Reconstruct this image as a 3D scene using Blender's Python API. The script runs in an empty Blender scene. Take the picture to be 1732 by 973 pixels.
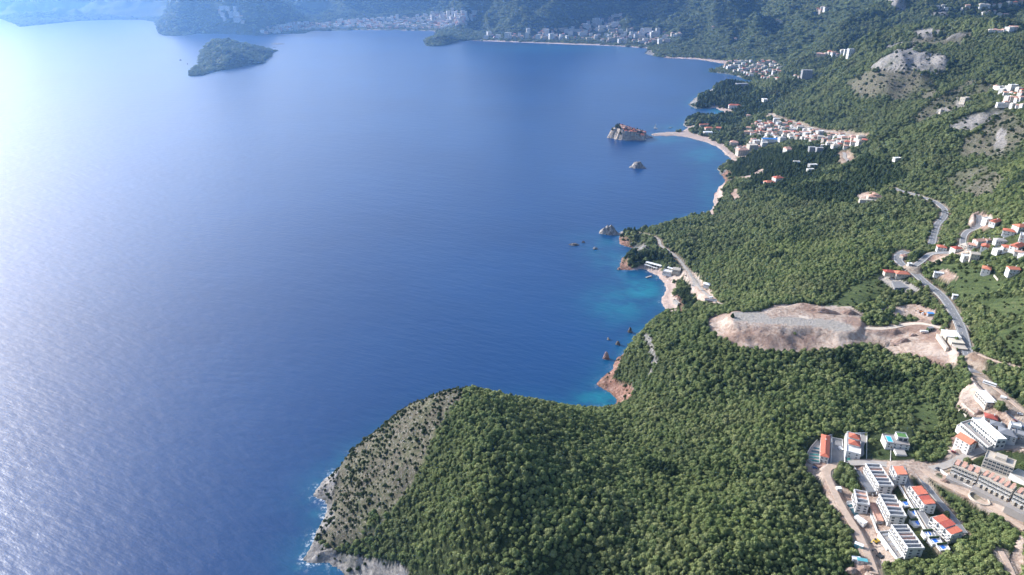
import bpy, math, random
import numpy as np
from math import radians as R, sin, cos, pi
random.seed(7)
RNG = np.random.default_rng(7)
SC = bpy.context.scene
COL = SC.collection

# ------------------------------------------------------------------ camera, sky, sun, exposure
FOC, CX, CY, PITCH, CAMZ = 1157.0, 866.0, 486.5, R(25.0), 500.0
SUN_EL, SUN_AZ = R(26.0), R(-57.0)        # azimuth measured from the view direction (+Y), minus = to the left
cam = bpy.data.objects.new('camera', bpy.data.cameras.new('camera')); COL.objects.link(cam)
cam.data.sensor_width = 36.0; cam.data.lens = 36.0 * FOC / 1732.0
cam.location = (0, 0, CAMZ); cam.rotation_euler = (R(90) - PITCH, 0, 0)
cam.data.clip_start = 1.0; cam.data.clip_end = 60000.0
SC.camera = cam
world = bpy.data.worlds.new("World"); SC.world = world; world.use_nodes = True
wn = world.node_tree
sky = wn.nodes.new('ShaderNodeTexSky'); sky.sky_type = 'NISHITA'; sky.sun_disc = False
sky.sun_elevation = SUN_EL; sky.sun_rotation = SUN_AZ; sky.altitude = 400
sky.air_density = 1.0; sky.dust_density = 4.0; sky.ozone_density = 1.2
wn.links.new(sky.outputs[0], wn.nodes['Background'].inputs[0]); wn.nodes['Background'].inputs[1].default_value = 0.15
sl = bpy.data.lights.new('sun', 'SUN'); sl.energy = 4.3; sl.angle = R(0.55); sl.color = (1.0, 0.975, 0.945)
sun = bpy.data.objects.new('sun', sl); COL.objects.link(sun)
sun.rotation_euler = (R(90) - SUN_EL, 0, R(180) - SUN_AZ)
# the lamp's -Z must point from the sun to the scene
import mathutils
sd = mathutils.Vector((sin(SUN_AZ) * cos(SUN_EL), cos(SUN_AZ) * cos(SUN_EL), sin(SUN_EL)))
sun.rotation_euler = (-sd).to_track_quat('-Z', 'Y').to_euler()
sun.location = (-2000, 1000, 3000)
SC.view_settings.view_transform = 'Standard'; SC.view_settings.look = 'None'
SC.view_settings.exposure = 1.0; SC.view_settings.gamma = 1.0
SC.view_settings.use_curve_mapping = False
SC.cycles.max_bounces = 5; SC.cycles.diffuse_bounces = 3; SC.cycles.glossy_bounces = 2
SC.cycles.volume_bounces = 1; SC.cycles.transmission_bounces = 2; SC.cycles.transparent_max_bounces = 4

# ------------------------------------------------------------------ maths helpers
def ray(px, py):
    px = np.asarray(px, float); py = np.asarray(py, float)
    a = (px - CX) / FOC; b = (CY - py) / FOC
    return a, cos(PITCH) + b * sin(PITCH), -sin(PITCH) + b * cos(PITCH)
def P0(px, py, z=0.0):
    dx, dy, dz = ray(px, py)
    k = (np.asarray(z, float) - CAMZ) / dz
    return dx * k, dy * k
def project(x, y, z):
    zz = z - CAMZ
    d = y * cos(PITCH) - zz * sin(PITCH); u = y * sin(PITCH) + zz * cos(PITCH)
    d = np.maximum(d, 1.0)
    return CX + FOC * x / d, CY - FOC * u / d
def sstep(a, b, x):
    t = np.clip((x - a) / (b - a), 0, 1); return t * t * (3 - 2 * t)
def _hash(ix, iy, s):
    h = (ix.astype(np.int64) * 374761393 + iy.astype(np.int64) * 668265263 + s * 974634777) & 0xffffffff
    h = ((h ^ (h >> 13)) * 1274126177) & 0xffffffff
    return ((h ^ (h >> 16)) & 0xffff) / 65535.0
def vnoise(x, y, s=0):
    ix = np.floor(x); iy = np.floor(y); fx = x - ix; fy = y - iy
    fx = fx * fx * (3 - 2 * fx); fy = fy * fy * (3 - 2 * fy)
    a = _hash(ix, iy, s); b = _hash(ix + 1, iy, s); c = _hash(ix, iy + 1, s); d = _hash(ix + 1, iy + 1, s)
    return (a + (b - a) * fx) * (1 - fy) + (c + (d - c) * fx) * fy
def fbm(x, y, sc, oc=4, s=0, ridged=False):
    v = 0; amp = 1; tot = 0
    for o in range(oc):
        n = vnoise(x / sc + 17.3 * o, y / sc - 9.1 * o, s + o)
        if ridged: n = 1 - np.abs(2 * n - 1)
        v = v + n * amp; tot += amp; amp *= 0.5; sc *= 0.5
    return v / tot          # 0..1
def inpoly(px, py, poly):
    res = np.zeros(px.shape, bool); n = len(poly)
    xs = [p[0] for p in poly]; ys = [p[1] for p in poly]
    idx = np.where((px > min(xs)) & (px < max(xs)) & (py > min(ys)) & (py < max(ys)))[0] if px.ndim == 1 else None
    X = px[idx]; Y = py[idx]; r = np.zeros(X.shape, bool)
    for i in range(n):
        x0, y0 = poly[i]; x1, y1 = poly[(i + 1) % n]
        if y0 == y1: continue
        c = ((y0 > Y) != (y1 > Y)) & (X < (x1 - x0) * (Y - y0) / (y1 - y0) + x0)
        r ^= c
    res[idx] = r
    return res

# ------------------------------------------------------------------ object helpers
def tag(o, label=None, cat=None, group=None, kind=None):
    if label: o['label'] = label
    if cat: o['category'] = cat
    if group: o['group'] = group
    if kind: o['kind'] = kind
    return o
def link(o, parent=None):
    COL.objects.link(o)
    if parent is not None: o.parent = parent
    return o
def empty(name, loc=(0, 0, 0), rz=0.0):
    o = bpy.data.objects.new(name, None); o.location = loc; o.rotation_euler = (0, 0, rz)
    o.empty_display_size = 2
    return link(o)
def dup(root, loc, rz, scale=None):
    r = root.copy(); COL.objects.link(r); r.location = loc; r.rotation_euler = (0, 0, rz)
    if scale: r.scale = scale
    for ch in root.children:
        c = ch.copy(); COL.objects.link(c); c.parent = r
        for g in ch.children:
            d = g.copy(); COL.objects.link(d); d.parent = c
    return r
class MB:
    """collects boxes, prisms and quads for one mesh"""
    def __init__(s): s.v = []; s.f = []; s.m = []
    def add(s, vs, fs, mi=0):
        n = len(s.v); s.v += [tuple(v) for v in vs]; s.f += [tuple(i + n for i in f) for f in fs]; s.m += [mi] * len(fs)
    def box(s, x0, x1, y0, y1, z0, z1, mi=0, rz=0.0, c=(0, 0)):
        vs = [(x0, y0, z0), (x1, y0, z0), (x1, y1, z0), (x0, y1, z0), (x0, y0, z1), (x1, y0, z1), (x1, y1, z1), (x0, y1, z1)]
        if rz:
            ca, sa = cos(rz), sin(rz)
            vs = [(c[0] + (x - c[0]) * ca - (y - c[1]) * sa, c[1] + (x - c[0]) * sa + (y - c[1]) * ca, z) for x, y, z in vs]
        s.add(vs, [(3, 2, 1, 0), (4, 5, 6, 7), (0, 1, 5, 4), (1, 2, 6, 5), (2, 3, 7, 6), (3, 0, 4, 7)], mi); return s
    def quad(s, a, b, c, d, mi=0): s.add([a, b, c, d], [(0, 1, 2, 3)], mi); return s
    def prism(s, poly, z0, z1, mi=0):
        n = len(poly)
        vs = [(x, y, z0) for x, y in poly] + [(x, y, z1) for x, y in poly]
        fs = [tuple(reversed(range(n))), tuple(range(n, 2 * n))] + [(i, (i + 1) % n, n + (i + 1) % n, n + i) for i in range(n)]
        s.add(vs, fs, mi); return s
    def build(s, name, mats, parent=None):
        me = bpy.data.meshes.new(name); me.from_pydata(s.v, [], s.f)
        for m in (mats if isinstance(mats, (list, tuple)) else [mats]): me.materials.append(m)
        if any(s.m): me.polygons.foreach_set('material_index', s.m)
        me.update()
        return link(bpy.data.objects.new(name, me), parent)

# ------------------------------------------------------------------ material helpers
class NT:
    def __init__(s, name):
        s.mat = bpy.data.materials.new(name); s.mat.use_nodes = True
        s.t = s.mat.node_tree; s.b = s.t.nodes['Principled BSDF']
    def n(s, typ, **kw):
        nd = s.t.nodes.new(typ)
        for k, v in kw.items():
            if hasattr(nd, k): setattr(nd, k, v)
            else: nd.inputs[k].default_value = v
        return nd
    def l(s, a, b): s.t.links.new(a, b)
    def attr(s, name):
        a = s.n('ShaderNodeAttribute'); a.attribute_name = name; return a
    def noise(s, vec, scale, detail=4, rough=0.6):
        n = s.n('ShaderNodeTexNoise'); n.inputs['Scale'].default_value = scale; n.inputs['Detail'].default_value = detail
        n.inputs['Roughness'].default_value = rough
        if vec is not None: s.l(vec, n.inputs['Vector'])
        return n.outputs['Fac']
    def ramp(s, fac, stops, interp='LINEAR'):
        r = s.n('ShaderNodeValToRGB'); r.color_ramp.interpolation = interp; e = r.color_ramp.elements
        e[0].position = stops[0][0]; e[0].color = (*stops[0][1], 1); e[1].position = stops[-1][0]; e[1].color = (*stops[-1][1], 1)
        for p, c in stops[1:-1]:
            q = e.new(p); q.color = (*c, 1)
        s.l(fac, r.inputs[0]); return r.outputs[0]
    def mix(s, fac, a, b, mode='MIX'):
        m = s.n('ShaderNodeMix'); m.data_type = 'RGBA'; m.blend_type = mode
        for sock, v in ((m.inputs[0], fac), (m.inputs[6], a), (m.inputs[7], b)):
            if isinstance(v, bpy.types.NodeSocket): s.l(v, sock)
            elif isinstance(v, (int, float)): sock.default_value = v
            else: sock.default_value = (*v, 1)
        return m.outputs[2]
    def math(s, op, a, b=0.0, c=None):
        m = s.n('ShaderNodeMath'); m.operation = op
        for i, v in enumerate((a, b) if c is None else (a, b, c)):
            if isinstance(v, bpy.types.NodeSocket): s.l(v, m.inputs[i])
            else: m.inputs[i].default_value = v
        return m.outputs[0]
    def bump(s, h, strength=0.5, dist=1.0, prev=None):
        b = s.n('ShaderNodeBump'); b.inputs['Strength'].default_value = strength; b.inputs['Distance'].default_value = dist
        s.l(h, b.inputs['Height'])
        if prev is not None: s.l(prev, b.inputs['Normal'])
        return b.outputs[0]
def plain(name, col, rough=0.8, var=0.12, scale=0.6, metal=0.0, spec=None):
    """a painted / plastered / stone surface with some wear"""
    m = NT(name); g = m.n('ShaderNodeNewGeometry').outputs['Position']
    f = m.noise(g, scale, 5, 0.65)
    f2 = m.noise(g, scale * 9, 3, 0.6)
    f = m.math('ADD', m.math('MULTIPLY', f, .65), m.math('MULTIPLY', f2, .35))
    lo = tuple(c * (1 - 2.2 * var) for c in col); hi = tuple(min(1, c * (1 + 1.6 * var)) for c in col)
    m.l(m.ramp(f, [(0.3, lo), (0.7, hi)]), m.b.inputs['Base Color'])
    m.b.inputs['Roughness'].default_value = rough; m.b.inputs['Metallic'].default_value = metal
    if spec is not None: m.b.inputs['Specular IOR Level'].default_value = spec
    return m.mat
# ------------------------------------------------------------------ the land's shape
COAST_PX = [(-260,32),(0,31.5),(28,41.5),(33,46),(69,42),(131,35.5),(194,33.5),(239,33.5),(262,37),(266,45),(268,57),(280,61),(311,61),
 (332,57),(381,57),(433,60),(474,57.5),(515,57),(524,53),(602,51),(660,51),(735,53),(741,58),(716,70),(722,78.5),(746,78),(775,71),(793,69),
 (865,71.5),(952,75),(1039,78),(1096,82),(1091,91),(1102,94),(1125,98),(1154,99.5),(1183,101),(1223,108),(1231,106),
 (1220,112),(1195.5,121.6),(1214,124),(1232,125.5),(1248,129.3),(1260,134.7),(1275,137),(1272,141),(1240,143),(1215,146),(1199,155.5),(1190,158),
 (1174,166),(1164,178),(1177,184),(1194,184),(1209,182.5),(1228,190),(1222,195),(1205,197),(1172,198),(1155,205),(1157,213),(1166,216),
 (1151,222.5),(1104,226),(1104,230.5),(1144,230),(1173,235.6),(1202,243.5),(1224,256.5),(1238,271),
 (1231,273),(1211,287),(1228,304),(1214,318.6),(1206,336),(1208,350),(1198,362)]
COAST_PX_B = [(1048,393),(1046,404),(1048,415),(1063,418),(1082,423),(1070,428),(1052,436),(1046,458),(1067,457),(1087,454),(1104,462),(1123,479.5),
 (1128,492.4),(1117,505),(1119,514),(1128,525),(1134,526)]
COAST_PX_C = [(1035,625),(1023,634),(1008,651.5),(1027,660),(1042,675),(1040,683)]
COAST_PX_D = [(543,816),(530,839),(553,846),(553,869),(535,899),(523,929),(513,945),(523,954),(553,952),(576,964),(586,975),(640,1020),(720,1100),(900,1200),(1200,1300)]
def W(px, py, z, ox=0.0, oy=0.0):
    x, y = P0(px, py, z); return (float(x) + ox, float(y) + oy)
coast = [W(a, b, 0) for a, b in COAST_PX]
coast += [W(1180,366,8,0,30), W(1140,376,20,0,45), W(1100,383,26,0,45), W(1060,385,22,-2,35)]
coast += [W(a, b, 0) for a, b in COAST_PX_B]
coast += [W(1145,527,30,0,35), W(1120,530,50,0,62), W(1095,547,50,0,60), W(1083,563,42,0,48), W(1066,584,28,0,32), W(1048,598,20,0,22)]
coast += [W(a, b, 0) for a, b in COAST_PX_C]
coast += [W(1045,690,8,0,20), W(1030,692,32,-5,48), W(980,685,70,0,98), W(920,675,100,0,135), W(850,664,122,0,155), W(780,660,128,0,160),
          W(740,664,118,-2,140), W(700,678,100,-4,120), W(660,702,78,-5,95), W(613,746,46,-5,50), W(583,766,28,-5,30), W(570,790,12,-3,12)]
coast += [W(a, b, 0) for a, b in COAST_PX_D]
coast += [(500, 120), (30000, 60), (30000, 60000), (-30000, 60000), (-30000, 9000)]

CTRL = [ # px, py, height
 # the near cape
 (1030,692,34),(980,686,72),(920,676,102),(850,665,124),(780,661,130),(740,665,120),(700,679,102),(660,703,80),(613,747,48),(583,767,30),(572,790,14),
 (560,870,12),(560,820,10),(600,820,40),(640,780,64),(640,850,52),(600,900,24),(640,920,32),(580,940,8),(620,955,11),(640,973,16),(680,973,32),(700,900,62),
 (700,820,86),(700,740,104),(760,720,128),(800,750,136),(800,850,124),(760,960,70),(860,700,132),(900,760,128),(900,860,118),(900,973,100),(980,740,102),
 (1000,820,106),(1000,900,106),(1040,720,60),(1060,760,72),(1100,700,62),(1100,780,80),(1100,850,96),(1100,973,100),(1200,740,80),(1200,850,94),(1300,700,84),
 (1300,780,88),(1300,973,96),(700,1050,28),(900,1080,80),(1200,1100,90),(1600,1100,110),(1900,1100,150),
 # the housing terraces
 (1390,760,88),(1440,760,92),(1515,760,98),(1400,860,86),(1450,830,90),(1450,930,88),(1520,860,96),(1600,910,100),(1560,800,100),(1600,790,104),(1627,745,104),
 (1650,820,106),(1732,870,112),(1680,740,110),(1732,800,116),(1732,973,118),(1660,960,108),(1640,890,98),(1680,900,104),(1660,670,120),(1700,700,122),(1732,715,122),
 (1400,930,88),(1500,990,92),(1590,700,106),(1550,700,98),(1450,700,90),
 # the second headland and the earth works
 (1010,649,2),(1060,640,26),(1048,600,20),(1066,585,28),(1085,566,42),(1097,549,50),(1122,531,54),(1145,527,40),(1100,600,54),(1110,650,56),(1150,560,72),(1150,620,78),
 (1045,665,8),(1075,675,26),(1200,650,80),(1200,600,90),(1205,570,88),(1200,530,84),(1200,545,100),(1241,549,108),(1280,530,110),(1324,556,109),(1350,520,110),(1420,571,110),(1446,562,110),(1440,525,110),
 (1250,584,97),(1302,592,97),(1350,592,97),(1415,587,98),(1460,580,100),(1300,640,86),(1400,640,92),(1500,640,98),(1490,560,109),(1550,520,112),(1550,560,113),(1590,590,118),(1580,612,114),(1600,640,114),(1640,655,122),
 (1250,700,80),(1350,512,96),(1300,508,84),(1430,514,102),(1520,530,110),
 # the highway and the slope over it
 (1600,520,126),(1638,580,124),(1620,545,126),(1580,490,128),(1545,460,129),(1525,430,128),(1550,440,130),(1530,485,122),(1510,470,120),(1500,500,112),
 (1732,640,138),(1680,600,138),(1732,540,160),(1660,520,142),(1732,470,176),(1690,470,164),(1640,470,150),(1640,430,160),(1600,440,146),(1700,430,176),(1732,400,190),(1660,385,172),(1620,390,158),(1900,600,175),(1900,450,215),(1900,800,140),
 # the cove with the beach
 (1060,403,24),(1070,390,26),(1100,388,28),(1056,412,12),(1090,410,26),(1065,430,20),(1095,432,24),(1080,445,10),(1120,425,34),(1100,450,6),(1130,440,26),(1125,456,5),(1140,475,5),(1165,465,14),(1150,490,14),(1160,505,12),(1135,510,4),(1185,485,18),(1205,505,22),
 (1150,430,40),(1200,450,50),(1220,480,50),(1250,500,60),(1190,420,48),(1300,470,76),(1300,430,76),(1380,430,90),(1380,480,94),(1440,470,108),(1470,430,116),(1180,520,30),(1240,518,66),
 # woods behind
 (1150,374,22),(1200,366,14),(1130,400,34),(1200,390,36),(1250,380,46),(1350,380,76),(1450,380,102),(1520,390,122),(1575,400,136),(1590,360,142),(1600,345,146),(1520,340,128),(1475,340,116),(1440,350,104),(1360,340,76),
 (1240,345,26),(1225,325,16),(1250,310,26),(1240,290,20),(1220,285,8),(1300,310,44),(1380,300,66),(1450,300,100),(1520,290,130),(1600,300,158),(1650,350,170),(1732,350,208),(1732,290,228),(1670,300,196),(1900,350,225),(1900,250,255),
 # the village behind the long beach
 (1250,250,6),(1270,268,14),(1300,262,28),(1350,262,48),(1400,250,62),(1450,250,90),(1250,230,10),(1300,225,26),(1350,225,44),(1400,225,64),(1450,232,88),(1310,200,36),(1360,208,62),(1200,232,4),(1220,225,8),
 # tree covered headlands
 (1165,190,8),(1180,202,14),(1200,200,14),(1240,205,14),(1230,178,6),(1185,172,22),(1180,165,18),(1215,170,24),(1250,170,22),(1210,145,26),(1220,138,36),(1245,150,28),(1260,160,26),(1280,175,26),(1300,150,30),(1330,170,44),(1262,140,3),
 (1400,170,82),(1440,190,112),(1400,195,92),(1480,170,160),(1440,150,140),(1380,150,74),(1340,140,46),(1490,220,150),(1530,200,180),(1530,245,156),(1600,230,196),(1560,180,206),
 (1200,121,3),(1240,118,14),(1290,115,18),(1290,128,14),(1320,130,26),(1360,125,50),
 (1485,120,226),(1500,103,244),(1545,93,258),(1590,105,258),(1540,125,226),(1600,150,216),(1650,140,236),(1640,180,222),(1690,175,240),(1732,180,248),(1732,160,252),(1640,215,206),(1690,210,216),(1732,230,232),(1700,250,212),(1650,260,190),
 (1732,100,280),(1660,110,265),(1600,60,290),(1660,60,300),(1732,60,305),(1560,80,268),(1900,180,265),(1900,80,310),
 # far slopes
 (1450,105,180),(1400,100,100),(1380,92,90),(1434,102,205),(1468,78,235),(1500,66,262),(1536,54,290),(1560,29,330),(1350,100,60),(1280,98,34),(1400,60,150),(1480,50,200),(1530,30,230),(1560,45,305),(1400,30,190),(1350,50,130),(1300,70,80),(1250,90,30),(1240,60,100),(1200,80,30),
 (1120,90,14),(1180,96,10),(1300,30,170),(1250,20,200),(1200,30,150),(1150,60,50),(1200,0,260),(1350,0,300),(1450,0,290),(1550,0,300),(1650,0,340),(1732,20,330),
 (1100,70,14),(1050,55,40),(1100,40,100),(1000,62,14),(1000,40,50),(1020,25,100),(1070,10,160),(1100,0,200),(1060,0,180),(960,40,80),(920,62,12),(940,30,120),(960,0,230),(880,0,252),(900,20,165),(860,20,165),(840,40,85),(820,52,30),(850,5,236),(810,62,14),(800,20,90),(785,32,40),(800,0,200),(960,62,12),(870,62,14),
  (728,68,22),(742,65,34),(765,63,34),(785,63,20),(750,55,6),(700,45,8),(650,40,8),(600,44,8),(500,48,8),(760,40,20),(780,30,60),(700,30,30),(650,25,50),(600,22,70),(560,20,60),(520,40,12),(700,10,120),(620,5,130),(520,10,110),(760,10,120),
 (275,50,30),(300,45,50),(300,32,90),(340,20,150),(380,5,230),(400,0,250),(430,20,170),(470,25,100),(500,20,70),(480,0,150),(350,45,50),(400,45,20),(450,48,12),(330,10,180),(350,0,230),
 (270,25,20),(240,25,20),(150,25,40),(60,35,30),(100,20,70),(200,15,70),(0,25,30),(0,10,90),(100,0,140),(200,0,130),(300,5,120),(50,28,40),(-250,15,60),
 (-200,-80,420),(0,-80,450),(150,-80,430),(300,-80,460),(400,-60,480),(550,-80,430),(700,-80,430),(820,-60,480),(950,-60,480),(1080,-60,460),(1200,-60,470),(1350,-60,500),(1500,-60,520),(1650,-60,540),(1800,-60,560),(1950,-60,600),
 (-200,-250,1000),(200,-250,1000),(600,-250,1000),(1000,-250,1000),(1400,-250,1000),(1800,-250,1100),
]
ISLAND = [(317,126),(322,130),(346,126.5),(381,118),(416,111.5),(447,107),(452,100),(461,90)]
CTRL += [(357,64,104),(381,62,112),(400,64,108),(416,67.5,95),(370,70,100),(400,75,95),(447,75,50),(360,88,66),(400,88,74),(430,90,42),(345,119,9),(380,106,34),(341,111,13),(352,80,72),(345,95,40),(415,100,32),(322,126,5)]
def uv_of(x, y): return x / (y + 300.0), np.log(np.maximum(y, 50.0) + 60.0) * 0.55
# mountains above the frame: placed at given distances instead of by ray
CTRL_XY = [(1120,3000,80),(1350,3350,90),(1600,3600,120),(1980,4050,170),(1000,2750,70),(-6500,10500,520),(-3500,11500,560),(-500,11500,600),(2500,10000,640),(4200,7500,640),(4800,5000,620),(3800,3600,520),(2600,2400,430),(1900,1500,360),(1300,900,250),(900,500,190),
           (-9000,14000,900),(0,15000,950),(7000,12000,900),(9000,6000,900),(4500,2000,700),(2600,1200,480),(-6000,8600,30),(-7500,9000,40)]
island = [W(a, b, 0) for a, b in ISLAND] + [W(447,75,48,60,90), W(416,67.5,92,20,170), W(381,62,114,-20,180), W(357,64,106,-90,130), W(350,80,60,-70,20), W(341,97,15,-20,20), W(334,105.6,0), W(343,111,0), W(325,117,0)]
cx_, cy_, cz_ = [], [], []
for a, b, z in CTRL:
    if b < -20: continue
    x, y = W(a, b, z); cx_.append(x); cy_.append(y); cz_.append(z)
for x, y, z in CTRL_XY: cx_.append(x); cy_.append(y); cz_.append(z)
for i in range(len(coast) - 5):                    # the shore is at height zero
    x, y = coast[i]; cx_.append(x); cy_.append(y); cz_.append(0.5)
for x, y in island: cx_.append(x); cy_.append(y); cz_.append(0.5)
for a, b in [(220,110),(330,160),(450,140),(520,100),(560,75),(290,85),(0,400),(400,400),(700,550),(900,600),(950,400),(1000,300),(600,150),(900,120),(100,100),(400,100),(300,800),(200,950),(450,950),(1080,200),(1150,300),(1100,500),(900,250),(0,700),(-300,500),(-300,100)]:
    x, y = W(a, b, 0); cx_.append(x); cy_.append(y); cz_.append(-30.0)
cx_, cy_, cz_ = map(np.array, (cx_, cy_, cz_))
cu, cv = uv_of(cx_, cy_)
def kern(r2): return np.sqrt(r2 + 0.0004)
A = kern((cu[:, None] - cu[None]) ** 2 + (cv[:, None] - cv[None]) ** 2)
n_ = len(cu)
M = np.zeros((n_ + 3, n_ + 3)); M[:n_, :n_] = A - np.eye(n_) * 0.004; M[:n_, n_] = 1; M[:n_, n_ + 1] = cu; M[:n_, n_ + 2] = cv
M[n_, :n_] = 1; M[n_ + 1, :n_] = cu; M[n_ + 2, :n_] = cv
rhs = np.zeros(n_ + 3); rhs[:n_] = cz_
wgt = np.linalg.solve(M, rhs)
def rbf(x, y):
    u, v = uv_of(x, y); out = np.zeros(u.shape)
    for i in range(0, len(u), 8000):
        k = kern((u[i:i + 8000, None] - cu[None]) ** 2 + (v[i:i + 8000, None] - cv[None]) ** 2)
        out[i:i + 8000] = k @ wgt[:n_] + wgt[n_] + wgt[n_ + 1] * u[i:i + 8000] + wgt[n_ + 2] * v[i:i + 8000]
    return out
def coast_sd(x, y):
    return np.maximum(poly_sd(x, y, coast), poly_sd(x, y, island))
def poly_sd(x, y, coast):
    inside = np.zeros(x.shape, bool); best = np.full(x.shape, 1e18); n = len(coast)
    for i in range(n):
        x0, y0 = coast[i]; x1, y1 = coast[(i + 1) % n]
        if y0 != y1:
            inside ^= ((y0 > y) != (y1 > y)) & (x < (x1 - x0) * (y - y0) / (y1 - y0) + x0)
        dx, dy = x1 - x0, y1 - y0; L = dx * dx + dy * dy + 1e-9
        t = np.clip(((x - x0) * dx + (y - y0) * dy) / L, 0, 1)
        np.minimum(best, (x - x0 - t * dx) ** 2 + (y - y0 - t * dy) ** 2, out=best)
    d = np.sqrt(best); return np.where(inside, d, -d)

NC, NR = 900, 860
T0, T1, Y0, Y1 = -0.86, 1.0, 230.0, 16000.0
tt = np.linspace(T0, T1, NC); yy = Y0 * (Y1 / Y0) ** np.linspace(0, 1, NR)
def grid_xy(ti, yi):
    Yg, Tg = np.meshgrid(yi, ti, indexing='ij'); return Tg * (Yg + 300.0), Yg
GX, GY = grid_xy(tt, yy)
def upsample(f, st):      # f on the grid tt[::st], yy[::st] (ends included) -> full grid
    iy = np.linspace(0, f.shape[0] - 1, NR); ix = np.linspace(0, f.shape[1] - 1, NC)
    y0 = np.minimum(iy.astype(int), f.shape[0] - 2); x0 = np.minimum(ix.astype(int), f.shape[1] - 2)
    fy = (iy - y0)[:, None]; fx = (ix - x0)[None]
    a = f[y0][:, x0]; b = f[y0][:, x0 + 1]; c = f[y0 + 1][:, x0]; d = f[y0 + 1][:, x0 + 1]
    return (a * (1 - fx) + b * fx) * (1 - fy) + (c * (1 - fx) + d * fx) * fy
def coarse(fn, st):
    nr, nc = NR // st + 1, NC // st + 1
    ti = np.linspace(T0, T1, nc); yi = Y0 * (Y1 / Y0) ** np.linspace(0, 1, nr)
    x, y = grid_xy(ti, yi); return upsample(fn(x.ravel(), y.ravel()).reshape(nr, nc), st)
H = coarse(rbf, 4)
SD = coarse(coast_sd, 2)
DIST = np.hypot(GX, GY)
# ragged shore
SD = SD + (fbm(GX, GY, 26, 4, 3) - 0.5) * np.clip(DIST * 0.009, 6, 26)
rel = np.clip(H / 90.0, 0, 1)
Hn = H.copy()
LUMP = (fbm(GX, GY, 230, 5, 11) - 0.5) * 34 * rel * sstep(0, 70, SD) + (fbm(GX, GY, 34, 3, 21) - 0.5) * 5 * np.clip(H / 20, 0, 1)
Hn += LUMP
notisl = 1 - (inpoly(GX.ravel(), GY.ravel(), [(-2600, 3000), (-900, 3000), (-900, 4900), (-2600, 4900)]).reshape(H.shape) * 1.0)
warp = (fbm(GX, GY, 900, 2, 77) - 0.5) * 700
Hn += (fbm(GX + warp, GY - warp, 1300, 5, 31, ridged=True) - 0.62) * (600 * sstep(2400, 4600, DIST) + 350 * sstep(5200, 6500, DIST)) * np.clip((H - 15) / 75, 0, 1) * notisl
Hn += (fbm(GX - warp * .5, GY + warp * .4, 520, 4, 38, ridged=True) - 0.62) * (170 * sstep(1100, 2200, DIST) + 150 * sstep(2600, 4600, DIST)) * np.clip((H - 25) / 90, 0, 1) * notisl
# the mountain masses round the far bay, with spurs
for hx, hy, hr, hh, ns, ph in ((130, 6950, 1050, 430, 5, .4), (-2720, 6950, 820, 300, 4, 1.3), (1620, 6100, 950, 300, 5, 2.2), (2700, 5500, 1000, 260, 4, .2), (-1850, 9900, 1800, 420, 6, 1.0), (-6700, 11000, 2300, 480, 6, .5), (620, 5150, 420, 60, 4, .9), (1250, 2350, 420, 60, 4, .7)):
    dx, dy = GX - hx, GY - hy; rr_ = np.hypot(dx, dy) / hr; th = np.arctan2(dy, dx)
    rr_ = rr_ * (1 + .22 * np.abs(np.sin(ns * .5 * th + ph + (fbm(GX, GY, 500, 2, 5) - .5) * 3)) + (fbm(GX, GY, 260, 4, 6) - .5) * .5)
    Hn += hh * np.clip(1 - rr_, 0, 1) * np.clip((SD - 60) / 250, 0, 1)
# steep sea edge
Hn = np.where(SD > 0, np.maximum(Hn * sstep(-4, 22, SD), np.minimum(0.6 + SD * 0.22, 2.4)), np.maximum(SD * 0.35 - 0.6, -30))
H = Hn

def sample(F, x, y):
    x = np.asarray(x, float); y = np.asarray(y, float)
    r = np.log(np.maximum(y, Y0) / Y0) / math.log(Y1 / Y0) * (NR - 1)
    c = (x / (y + 300.0) - T0) / (T1 - T0) * (NC - 1)
    r = np.clip(r, 0, NR - 1.001); c = np.clip(c, 0, NC - 1.001)
    i = r.astype(int); j = c.astype(int); fr = r - i; fc = c - j
    return (F[i, j] * (1 - fc) + F[i, j + 1] * fc) * (1 - fr) + (F[i + 1, j] * (1 - fc) + F[i + 1, j + 1] * fc) * fr
_s = np.concatenate([[200.0], 220 * (15500 / 220) ** np.linspace(0, 1, 900)])
def hit(px, py):
    """world point where the sight line of a photograph pixel meets the land or the sea"""
    px = np.atleast_1d(np.asarray(px, float)); py = np.atleast_1d(np.asarray(py, float))
    dx, dy, dz = ray(px, py); n = len(px); ox = np.zeros(n); oy = np.zeros(n); oz = np.zeros(n)
    for a in range(0, n, 2000):
        q = slice(a, a + 2000)
        k = _s[None] / dy[q, None]
        X = dx[q, None] * k; Y = _s[None] + 0 * k; Z = CAMZ + dz[q, None] * k
        D = Z - np.maximum(sample(H, X, Y), 0.0)
        neg = D <= 0; f = np.argmax(neg, axis=1); f = np.where(neg.any(axis=1), f, len(_s) - 1)
        f = np.maximum(f, 1); ii = np.arange(len(f))
        d0 = D[ii, f - 1]; d1 = D[ii, f]; w = np.clip(d0 / (d0 - d1 + 1e-9), 0, 1)
        s = _s[f - 1] + (_s[f] - _s[f - 1]) * w
        ox[q] = dx[q] * s / dy[q]; oy[q] = s; oz[q] = np.maximum(sample(H, ox[q], oy[q]), 0)
    return ox, oy, oz
def hit1(px, py):
    a, b, c = hit([px], [py]); return float(a[0]), float(b[0]), float(c[0])
def ground(x, y): return float(sample(H, x, y))

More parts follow.
